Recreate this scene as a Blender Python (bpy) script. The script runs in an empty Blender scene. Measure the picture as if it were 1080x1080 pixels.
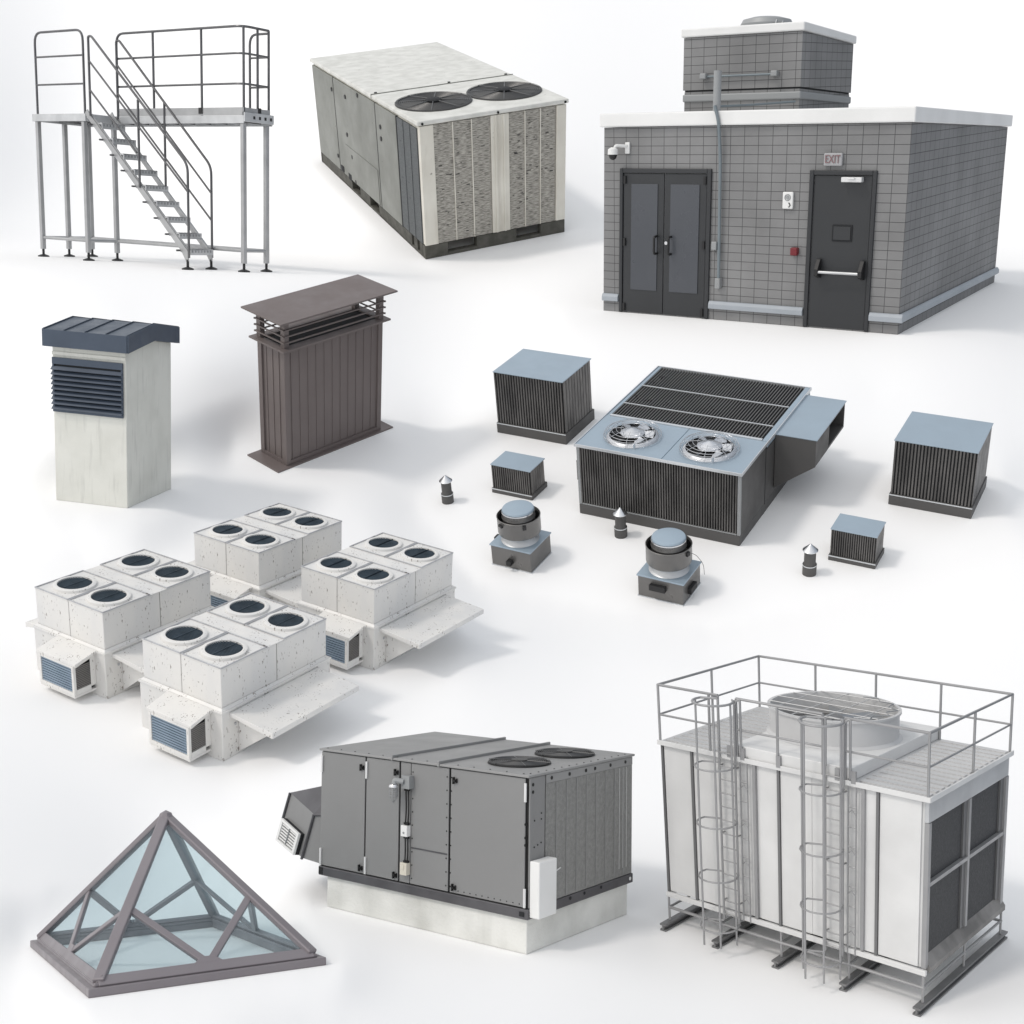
import bpy, bmesh, math, random
import numpy as np
from mathutils import Matrix, Vector
random.seed(7)
S = bpy.context.scene; COL = S.collection
PI = math.pi; F = 1300.0
# ------------------------------------------------------------------ how each display group stands on the white sheet
GR = {
 'stair': dict(pose=(0.23427,-0.59237,-0.04666,-495.36718,269.52182,16.33178), q=(0,0,0), foot=[(-.1,-.08,0),(3.0,-.08,0),(3.5,.35,0),(3.5,.9,0),(-.1,.9,0)], pad=5),
 'oldac': dict(pose=(0.58648,0.45429,0.01692,-90.977,266.099,7.79714), q=(0.0345,0.0034,0.0546), foot=[(0,0,0),(1,0,0),(1,2.2,0),(0,2.2,0)], pad=10),
 'build': dict(pose=(0.32382,-0.63795,0.03375,406.839,187.039,3.56568), q=(-0.0383,-0.0152,0.0776), foot=[(-1,0,0),(0,0,0),(0,1.12,0),(-1,1.12,0)], pad=8),
 'cvent': dict(pose=(0.24435,-0.18542,-0.06648,-405.49839,3.6772,15.72286), q=(0,0,0), foot=[(-1,0,0),(0,0,0),(0,1.0,0),(-1,1.0,0)], pad=8),
 'bvent': dict(pose=(0.52627,0.88058,-0.08163,-199.928,74.4878,10.09481), q=(0,0,0), foot=[(-.61,-.2,0),(.61,-.2,0),(.61,.2,0),(-.61,.2,0)], pad=8),
 'rtus': dict(pose=(0.32879,-0.55541,-0.0534,-426.727,-190.886,12.07402), q=(0,0,0), foot=[(-1.05,-.05,-.05),(.76,-.25,-.05),(1.8,-.2,-.05),(2.2,2.1,-.05),(1.7,3.5,-.05),(0,3.5,-.05),(-1.05,1.4,-.05)], pad=6),
 'cluster': dict(pose=(0.51468,-0.55773,0.0869,240.126,-36.3653,6.88368), q=(0,0,0), foot=[(-1.9,-.25,0),(-1.2,-.8,0),(.1,-.7,0),(.55,-.25,0),(1.2,.7,0),(1.1,1.2,0),(-.1,1.3,0),(-1.5,1.2,0),(-2.05,.7,0)], pad=14),
 'grey': dict(pose=(-0.05145,-0.64797,-0.01078,15.9598,-468.698,4.17116), q=(0,0,0), foot=[(-1,0,0),(0,0,0),(0,.68,0),(-1,.68,0)], pad=6),
 'tower': dict(pose=(0.08625,-0.72131,0.00184,434.019,-485.484,4.05311), q=(0.0011,0.0671,0.0106), foot=[(-1.03,-.06,-.128),(.03,-.07,-.128),(.03,.74,-.128),(-1.03,.74,-.128)], pad=6),
 'sky': dict(pose=(-0.18178,0.50373,0.05216,-446.86,-513.207,4.91792), q=(0,0,0), foot=[(0,0,0),(1,0,0),(1,1.7,0),(0,1.7,0)], pad=6),
}
def rot(e, yaw, roll):
    cy, sy, ce, se, cr, sr = math.cos(yaw), math.sin(yaw), math.cos(e), math.sin(e), math.cos(roll), math.sin(roll)
    Rz = np.array([[cy,-sy,0],[sy,cy,0],[0,0,1]]); Cm = np.array([[1,0,0],[0,se,ce],[0,-ce,se]]); Rr = np.array([[cr,-sr,0],[sr,cr,0],[0,0,1]])
    return Rr @ Cm @ Rz
def warp(g, p):
    k, ts, c = g['q']; x, y, z = p
    x = x + k*y; f = 1 + ts*z
    return (x*f, y*f, z*(1 - c*y*f))
for g in GR.values():
    P = g['pose']; g['R'] = rot(*P[:3]); g['T'] = np.array([P[3]*P[5]/F, P[4]*P[5]/F, -P[5]])
    pts = np.array([warp(g, p) for p in g['foot']]) @ g['R'].T + g['T']
    g['n'] = g['R'][:, 2]; g['h'] = float(pts[0] @ g['n'])          # ground plane n.p = h (h < 0)
    g['hull'] = np.stack([540 + F*pts[:,0]/-pts[:,2], 540 - F*pts[:,1]/-pts[:,2]], 1)
# ---- one continuous white sheet that carries every group: its depth is smooth, flat under each footprint
LO, HI, N = -300.0, 1380.0, 57
def spread(n, c=None, wd=70., k=3.2):                                # n positions LO..HI, denser about c
    q = np.linspace(LO, HI, 4001); dn = np.ones_like(q) + (0 if c is None else k*np.exp(-((q-c)/wd)**2))
    cum = np.concatenate([[0], np.cumsum((dn[1:]+dn[:-1])/2)]); return np.interp(np.linspace(0, cum[-1], n), cum, q)
axx, axy = spread(N), spread(N, 272)
def ulin(g, X, Y):
    dx, dy = (X-540)/F, (540-Y)/F
    v = (g['n'][0]*dx + g['n'][1]*dy - g['n'][2]) / g['h']
    return v                                                         # = 1/depth on the plane
def inside(poly, X, Y, pad):
    c = poly.mean(0)
    ang = np.arctan2(poly[:,1]-c[1], poly[:,0]-c[0]); poly = poly[np.argsort(ang)]
    ok = np.ones(np.shape(X), bool)
    for i in range(len(poly)):
        a, b = poly[i], poly[(i+1) % len(poly)]
        ok &= (b[0]-a[0])*(Y-a[1]) - (b[1]-a[1])*(X-a[0]) >= -pad*math.hypot(b[0]-a[0], b[1]-a[1])
    return ok
def solve():
    n = N*N; idx = np.arange(n).reshape(N, N); names = list(GR); h0 = (HI-LO)/(N-1)
    A = np.zeros((n+len(names), n+len(names))); B = np.zeros(n+len(names))
    def add(ids, co, w, rhs=0.0):
        ids = np.array(ids); co = np.array(co, float)
        A[np.ix_(ids, ids)] += w*np.outer(co, co); B[ids] += w*rhs*co
    hx = np.diff(axx)/h0; hy = np.diff(axy)/h0
    def d2(a_, b_): return [2/(a_*(a_+b_)), -2/(a_*b_), 2/(b_*(a_+b_))]
    for j in range(N):
        for i in range(N):
            cx = (hx[max(i-1,0)]+hx[min(i,N-2)])/2; cy = (hy[max(j-1,0)]+hy[min(j,N-2)])/2
            if 0 < i < N-1: add([idx[j,i-1], idx[j,i], idx[j,i+1]], d2(hx[i-1],hx[i]), cx*cy)
            if 0 < j < N-1: add([idx[j-1,i], idx[j,i], idx[j+1,i]], d2(hy[j-1],hy[j]), cx*cy)
            if i < N-1 and j < N-1: add([idx[j,i], idx[j,i+1], idx[j+1,i], idx[j+1,i+1]], np.array([1,-1,-1,1])/(hx[i]*hy[j]), 2*hx[i]*hy[j])
            if i < N-1: add([idx[j,i], idx[j,i+1]], [-1/hx[i],1/hx[i]], .08*hx[i]*cy)
            if j < N-1: add([idx[j,i], idx[j+1,i]], [-1/hy[j],1/hy[j]], .45*hy[j]*cx, h0/420.0)
    X, Y = np.meshgrid(axx, axy)
    for k, nm in enumerate(names):
        g = GR[nm]; m = inside(g['hull'], X, Y, g['pad']+3 if nm == 'stair' else max(g['pad'], 14))
        for j, i in zip(*np.nonzero(m)):
            v = float(ulin(g, X[j,i], Y[j,i]))
            if v > 0: add([idx[j,i], n+k], [1, -1], 200, math.log(v))
    add([n+names.index('build')], [1], 10, -math.log(8.0))           # size of the whole: the block building 8 m wide
    u = np.linalg.solve(A + 1e-9*np.eye(len(A)), B)
    for k, nm in enumerate(names): GR[nm]['s'] = math.exp(-u[n+k])   # metres per model unit
    return u[:n].reshape(N, N)
U = solve()
def crom(c, t):
    return ((-.5*t+t*t-.5*t**3)*c[0] + (1-2.5*t*t+1.5*t**3)*c[1] + (.5*t+2*t*t-1.5*t**3)*c[2] + (-.5*t*t+.5*t**3)*c[3])
SUB = 6
def wmat():
    n = (N-1)*SUB+1; W = np.zeros((n, N))
    for r in range(n):
        i = min(r//SUB, N-2); tt = (r-i*SUB)/SUB
        for k, wv in zip(range(-1, 3), [crom(np.eye(4)[m], tt) for m in range(4)]): W[r, min(max(i+k, 0), N-1)] += wv
    return W
# camera
PITCH = math.radians(15)
cam_d = bpy.data.cameras.new('camera'); cam = bpy.data.objects.new('camera', cam_d); COL.objects.link(cam)
cam_d.sensor_width = 36; cam_d.lens = F/1080*36; cam_d.clip_end = 5000; cam_d.clip_start = .05
cam.matrix_world = Matrix.Translation((0,0,30)) @ Matrix.Rotation(PI/2-PITCH, 4, 'X')
S.camera = cam; CAM = cam.matrix_world.copy()
for g in GR.values():
    s = g['s']; R = g['R']; T = g['T']
    g['M'] = CAM @ Matrix([[s*R[0][0],s*R[0][1],s*R[0][2],s*T[0]],[s*R[1][0],s*R[1][1],s*R[1][2],s*T[1]],[s*R[2][0],s*R[2][1],s*R[2][2],s*T[2]],[0,0,0,1]])
print('scales', {k: round(g['s'],3) for k, g in GR.items()})
# the sheet
def build_sheet():
    W = wmat(); n = len(W); xs, ys = np.interp(np.arange(n)/SUB, np.arange(N), axx), W @ axy; X, Y = np.meshgrid(xs, ys); u = W @ U @ W.T
    fixed = np.ones(u.shape, bool); core = np.zeros(u.shape, bool)
    for nm, g in GR.items():
        m = inside(g['hull'], X, Y, g['pad']); v = ulin(g, X, Y)
        u[m] = np.log(v[m]) - math.log(g['s']); core |= m
        fixed &= ~inside(g['hull'], X, Y, g['pad'] + (40 if nm == 'stair' else 55))
    free = ~(fixed | core); free[:3] = free[-3:] = False; free[:,:3] = free[:,-3:] = False
    def lap(f): 
        o = np.zeros_like(f); o[1:-1,1:-1] = f[:-2,1:-1]+f[2:,1:-1]+f[1:-1,:-2]+f[1:-1,2:]-4*f[1:-1,1:-1]; return o
    vel = np.zeros_like(u)                                           # relax the bands round the flat pads until they join smoothly
    for it in range(3000):
        st_ = -lap(lap(u))/40; vel = .93*vel + st_*.5; vel[~free] = 0; u += vel
    d = np.exp(-u)
    print('sheet depth', d.min(), d.max(), 'monotone', float((np.diff(u, axis=0) > 0).mean()))
    vs = np.stack([(X-540)/F*d, (540-Y)/F*d, -d], -1).reshape(-1, 3)
    i = np.arange(n*n).reshape(n, n)
    fs = np.stack([i[1:,:-1], i[1:,1:], i[:-1,1:], i[:-1,:-1]], -1).reshape(-1, 4)
    me = bpy.data.meshes.new('ground'); me.from_pydata([tuple(CAM @ Vector(v)) for v in vs], [], fs.tolist())
    for p in me.polygons: p.use_smooth = True
    o = bpy.data.objects.new('ground', me); COL.objects.link(o); o['kind'] = 'structure'
    return o
# ------------------------------------------------------------------ materials
def mat(name, col, rough=.5, metal=0., col2=None, scale=6., amt=.5, bump=0., bscale=60., chips=None, chip_scale=14., chip_cut=.66, stretch=(1,1,1), spec=.5, lo=.35, hi=.65, streak=None):
    m = bpy.data.materials.new(name); m.use_nodes = True; nt = m.node_tree; b = nt.nodes['Principled BSDF']
    b.inputs['Roughness'].default_value = rough; b.inputs['Metallic'].default_value = metal
    b.inputs['Specular IOR Level'].default_value = spec
    tc = nt.nodes.new('ShaderNodeTexCoord'); mp = nt.nodes.new('ShaderNodeMapping'); mp.inputs['Scale'].default_value = stretch
    nt.links.new(tc.outputs['Object'], mp.inputs[0])
    def noise(sc, det=6, src=None, dist=0):
        n = nt.nodes.new('ShaderNodeTexNoise'); n.inputs['Scale'].default_value = sc; n.inputs['Detail'].default_value = det; n.inputs['Distortion'].default_value = dist
        nt.links.new((src or mp).outputs[0], n.inputs['Vector']); return n
    def ramp(n, a, c):
        r = nt.nodes.new('ShaderNodeMapRange'); r.inputs['From Min'].default_value = a; r.inputs['From Max'].default_value = c
        nt.links.new(n.outputs[0], r.inputs['Value']); return r
    def mix(a, bcol, fac, k=1.):
        x = nt.nodes.new('ShaderNodeMix'); x.data_type = 'RGBA'
        if isinstance(a, tuple): x.inputs['A'].default_value = (*a, 1)
        else: nt.links.new(a, x.inputs['A'])
        x.inputs['B'].default_value = (*bcol, 1)
        mm = nt.nodes.new('ShaderNodeMath'); mm.operation = 'MULTIPLY'; mm.inputs[1].default_value = k; nt.links.new(fac, mm.inputs[0]); nt.links.new(mm.outputs[0], x.inputs['Factor'])
        return x.outputs['Result']
    c = col
    if col2: c = mix(c, col2, ramp(noise(scale), lo, hi).outputs[0], amt)
    if streak:
        m2 = nt.nodes.new('ShaderNodeMapping'); m2.inputs['Scale'].default_value = (1,1,.12); nt.links.new(tc.outputs['Object'], m2.inputs[0])
        c = mix(c, streak[0], ramp(noise(streak[1], 5, m2, .3), .55, .75).outputs[0], streak[2])
    if chips:
        big = ramp(noise(chip_scale*.16, 2), .47, .60); sm = ramp(noise(chip_scale, 8), chip_cut, chip_cut+.03)
        ml = nt.nodes.new('ShaderNodeMath'); ml.operation = 'MULTIPLY'; nt.links.new(big.outputs[0], ml.inputs[0]); nt.links.new(sm.outputs[0], ml.inputs[1])
        c = mix(c, chips, ml.outputs[0], .9)
    if isinstance(c, tuple): b.inputs['Base Color'].default_value = (*c, 1)
    else: nt.links.new(c, b.inputs['Base Color'])
    if col2 and rough > .15:
        r = ramp(noise(scale*2.3), .3, .7); r.inputs['To Min'].default_value = rough-.08; r.inputs['To Max'].default_value = min(1, rough+.12); nt.links.new(r.outputs[0], b.inputs['Roughness'])
    if bump:
        bp = nt.nodes.new('ShaderNodeBump'); bp.inputs['Strength'].default_value = bump; bp.inputs['Distance'].default_value = .02
        nt.links.new(noise(bscale, 4).outputs[0], bp.inputs['Height']); nt.links.new(bp.outputs[0], b.inputs['Normal'])
    return m
def block_wall(name, c1, c2, mort, bw, bh, roof):
    m = bpy.data.materials.new(name); m.use_nodes = True; nt = m.node_tree; b = nt.nodes['Principled BSDF']; L = nt.links.new
    tc = nt.nodes.new('ShaderNodeTexCoord'); sp = nt.nodes.new('ShaderNodeSeparateXYZ'); L(tc.outputs['Object'], sp.inputs[0])
    ad = nt.nodes.new('ShaderNodeMath'); L(sp.outputs[0], ad.inputs[0]); L(sp.outputs[1], ad.inputs[1])
    cb = nt.nodes.new('ShaderNodeCombineXYZ'); L(ad.outputs[0], cb.inputs[0]); L(sp.outputs[2], cb.inputs[1])
    br = nt.nodes.new('ShaderNodeTexBrick'); br.offset = 0; br.inputs['Scale'].default_value = 1
    br.inputs['Brick Width'].default_value = bw; br.inputs['Row Height'].default_value = bh; br.inputs['Mortar Size'].default_value = .00095; br.inputs['Mortar Smooth'].default_value = .3
    br.inputs['Color1'].default_value = (*c1,1); br.inputs['Color2'].default_value = (*c2,1); br.inputs['Mortar'].default_value = (*mort,1); L(cb.outputs[0], br.inputs['Vector'])
    ns = nt.nodes.new('ShaderNodeTexNoise'); ns.inputs['Scale'].default_value = 5; ns.inputs['Detail'].default_value = 8; L(tc.outputs['Object'], ns.inputs['Vector'])
    mr = nt.nodes.new('ShaderNodeMapRange'); mr.inputs['From Min'].default_value=.3; mr.inputs['From Max'].default_value=.7; mr.inputs['To Min'].default_value=.82; mr.inputs['To Max'].default_value=1.12; L(ns.outputs[0], mr.inputs['Value'])
    mx = nt.nodes.new('ShaderNodeMix'); mx.data_type='RGBA'; mx.blend_type='MULTIPLY'; mx.inputs['Factor'].default_value=1; L(br.outputs['Color'], mx.inputs['A']); L(mr.outputs[0], mx.inputs['B']); L(mx.outputs['Result'], b.inputs['Base Color'])
    n2 = nt.nodes.new('ShaderNodeTexNoise'); n2.inputs['Scale'].default_value = 220; L(tc.outputs['Object'], n2.inputs['Vector'])
    sb = nt.nodes.new('ShaderNodeMath'); sb.operation='MULTIPLY_ADD'; sb.inputs[1].default_value=.25; L(n2.outputs[0], sb.inputs[0])
    iv = nt.nodes.new('ShaderNodeMath'); iv.operation='SUBTRACT'; iv.inputs[0].default_value=1; L(br.outputs['Fac'], iv.inputs[1]); L(iv.outputs[0], sb.inputs[2])
    bp = nt.nodes.new('ShaderNodeBump'); bp.inputs['Strength'].default_value=.5; bp.inputs['Distance'].default_value=.01; L(sb.outputs[0], bp.inputs['Height']); L(bp.outputs[0], b.inputs['Normal'])
    b.inputs['Roughness'].default_value=.75
    return m
def glass(name, tint, mixf=.35, col=(.5,.6,.65)):
    m = bpy.data.materials.new(name); m.use_nodes = True; nt = m.node_tree; nt.nodes.clear(); L = nt.links.new
    o = nt.nodes.new('ShaderNodeOutputMaterial'); t = nt.nodes.new('ShaderNodeBsdfTransparent'); t.inputs[0].default_value = (*tint,1)
    p = nt.nodes.new('ShaderNodeBsdfPrincipled'); p.inputs['Base Color'].default_value=(*col,1); p.inputs['Roughness'].default_value=.12
    x = nt.nodes.new('ShaderNodeMixShader'); x.inputs[0].default_value = mixf; L(t.outputs[0], x.inputs[1]); L(p.outputs[0], x.inputs[2]); L(x.outputs[0], o.inputs[0])
    return m
# ------------------------------------------------------------------ mesh building
class MB:
    def __init__(s): s.v = []; s.f = []
    def add(s, vs, fs):
        o = len(s.v); s.v += [tuple(map(float, v)) for v in vs]; s.f += [tuple(o+i for i in f) for f in fs]; return s
    def hexa(s, p): return s.add(p, [(0,3,2,1),(4,5,6,7),(0,1,5,4),(1,2,6,5),(2,3,7,6),(3,0,4,7)])
    def box(s, x0, x1, y0, y1, z0, z1):
        return s.hexa([(x0,y0,z0),(x1,y0,z0),(x1,y1,z0),(x0,y1,z0),(x0,y0,z1),(x1,y0,z1),(x1,y1,z1),(x0,y1,z1)])
    def fan(s, ring, up=True):
        return s.add(ring, [tuple(range(len(ring))) if up else tuple(reversed(range(len(ring))))])
    def prism(s, poly, axis, a, b):                                   # poly of 2-D points, extruded along axis from a to b
        def P(q, t): return {0:(t,q[0],q[1]),1:(q[0],t,q[1]),2:(q[0],q[1],t)}[axis]
        n = len(poly); s.add([P(q,a) for q in poly]+[P(q,b) for q in poly], [tuple(reversed(range(n))), tuple(range(n,2*n))]+[(i,(i+1)%n,n+(i+1)%n,n+i) for i in range(n)]); return s
    def tube(s, pts, r, n=8, closed=False, round_=0.):
        pts = [Vector(p) for p in pts]
        if round_ > 0:
            q = [pts[0]]
            for a, b, c in zip(pts, pts[1:], pts[2:]):
                d1 = (a-b); d2 = (c-b); rr = min(round_, d1.length*.45, d2.length*.45); p0 = b+d1.normalized()*rr; p1 = b+d2.normalized()*rr
                for k in range(6):
                    t = k/5; q.append(p0*(1-t)**2 + b*2*t*(1-t) + p1*t*t)
            q.append(pts[-1]); pts = q
        m = len(pts); rings = []; up = Vector((0,0,1))
        for i, p in enumerate(pts):
            if closed: d = pts[(i+1)%m]-pts[i-1]
            else: d = pts[min(i+1,m-1)]-pts[max(i-1,0)]
            d.normalize(); a = d.cross(up)
            if a.length < .05: a = d.cross(Vector((0,1,0)))
            a.normalize(); b = d.cross(a); 
            rings.append([p + (a*math.cos(2*PI*k/n)+b*math.sin(2*PI*k/n))*r for k in range(n)])
        # keep ring phase continuous
        for i in range(1, m):
            best = min(range(n), key=lambda k: (rings[i][k]-rings[i-1][0]-(pts[i]-pts[i-1])).length); rings[i] = rings[i][best:]+rings[i][:best]
            if (rings[i][1]-rings[i-1][1]-(pts[i]-pts[i-1])).length > (rings[i][-1]-rings[i-1][1]-(pts[i]-pts[i-1])).length: rings[i] = [rings[i][0]]+rings[i][:0:-1]
        o = [v for rg in rings for v in rg]; fs = []
        for i in range(m if closed else m-1):
            j = (i+1)%m
            for k in range(n): fs.append((i*n+k, i*n+(k+1)%n, j*n+(k+1)%n, j*n+k))
        if not closed: fs += [tuple(reversed(range(n))), tuple((m-1)*n+k for k in range(n))]
        return s.add(o, fs)
    def lathe(s, prof, c, n=40, cap=True):                            # prof [(r,z)] bottom to top about the z axis at c
        vs = [(c[0]+r*math.cos(2*PI*k/n), c[1]+r*math.sin(2*PI*k/n), c[2]+z) for r, z in prof for k in range(n)]; m = len(prof)
        fs = [(i*n+k, i*n+(k+1)%n, (i+1)*n+(k+1)%n, (i+1)*n+k) for i in range(m-1) for k in range(n)]
        if cap: fs += [tuple(reversed(range(n))), tuple((m-1)*n+k for k in range(n))]
        return s.add(vs, fs)
    def disc(s, c, r, axis=2, t=.002, n=24, r2=None):
        pr = []
        for k in range(n):
            a = 2*PI*k/n; pr.append((r*math.cos(a), (r2 or r)*math.sin(a)))
        if axis == 2: return s.prism([(c[0]+a, c[1]+b) for a,b in pr], 2, c[2], c[2]+t)
        if axis == 1: return s.prism([(c[0]+a, c[2]+b) for a,b in pr], 1, c[1]-t, c[1])
        return s.prism([(c[1]+a, c[2]+b) for a,b in pr], 0, c[0], c[0]+t)
    def build_each(s, name, m, parent=None, bevel=0., smooth=False):  # every loose piece becomes a part of its own
        par = list(range(len(s.v)))
        def fd(a):
            while par[a] != a: par[a] = par[par[a]]; a = par[a]
            return a
        for f in s.f:
            for q in f[1:]: par[fd(q)] = fd(f[0])
        gr = {}
        for f in s.f: gr.setdefault(fd(f[0]), []).append(f)
        for fs in gr.values():
            ids = sorted({i for f in fs for i in f}); mp = {i: k for k, i in enumerate(ids)}
            MB().add([s.v[i] for i in ids], [tuple(mp[i] for i in f) for f in fs]).build(name, m, parent, bevel, smooth)
    def build(s, name, m, parent=None, bevel=0., smooth=False, loc=None, seg=2):
        th = parent
        while th is not None and th.parent is not None: th = th.parent
        g = GR[CUR['g']]; off = CUR['loc']
        vs = [warp(g, v) for v in s.v]; vs = [(x-off[0], y-off[1], z-off[2]) for x,y,z in vs]
        me = bpy.data.meshes.new(name); me.from_pydata(vs, [], s.f)
        bm = bmesh.new(); bm.from_mesh(me); bmesh.ops.recalc_face_normals(bm, faces=bm.faces); bm.to_mesh(me); bm.free()
        me.materials.append(m); o = bpy.data.objects.new(name, me); COL.objects.link(o); o.parent = parent
        if smooth:
            for p in me.polygons: p.use_smooth = True
            try: me.set_sharp_from_angle(angle=math.radians(40))
            except Exception: pass
        if bevel:
            b = o.modifiers.new('bevel', 'BEVEL'); b.width = bevel; b.segments = seg; b.limit_method = 'ANGLE'; b.angle_limit = math.radians(50)
        return o
CUR = {'g': None, 'loc': (0,0,0)}
def thing(name, label, cat, g, loc=(0,0,0), group=None):
    o = bpy.data.objects.new(name, None); COL.objects.link(o); o.empty_display_size = .1
    o.matrix_world = GR[g]['M'] @ Matrix.Translation(loc); CUR['g'] = g; CUR['loc'] = loc
    o['label'] = label; o['category'] = cat
    if group: o['group'] = group
    return o
def copy_tree(o, parent=None):
    c = o.copy(); COL.objects.link(c); c.parent = parent
    if parent is not None: c.matrix_parent_inverse = o.matrix_parent_inverse.copy()
    for ch in list(o.children): copy_tree(ch, c)
    return c
WORLD, SUN, SDIR = .70, .95, (-.56,-.21,.80)
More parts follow.
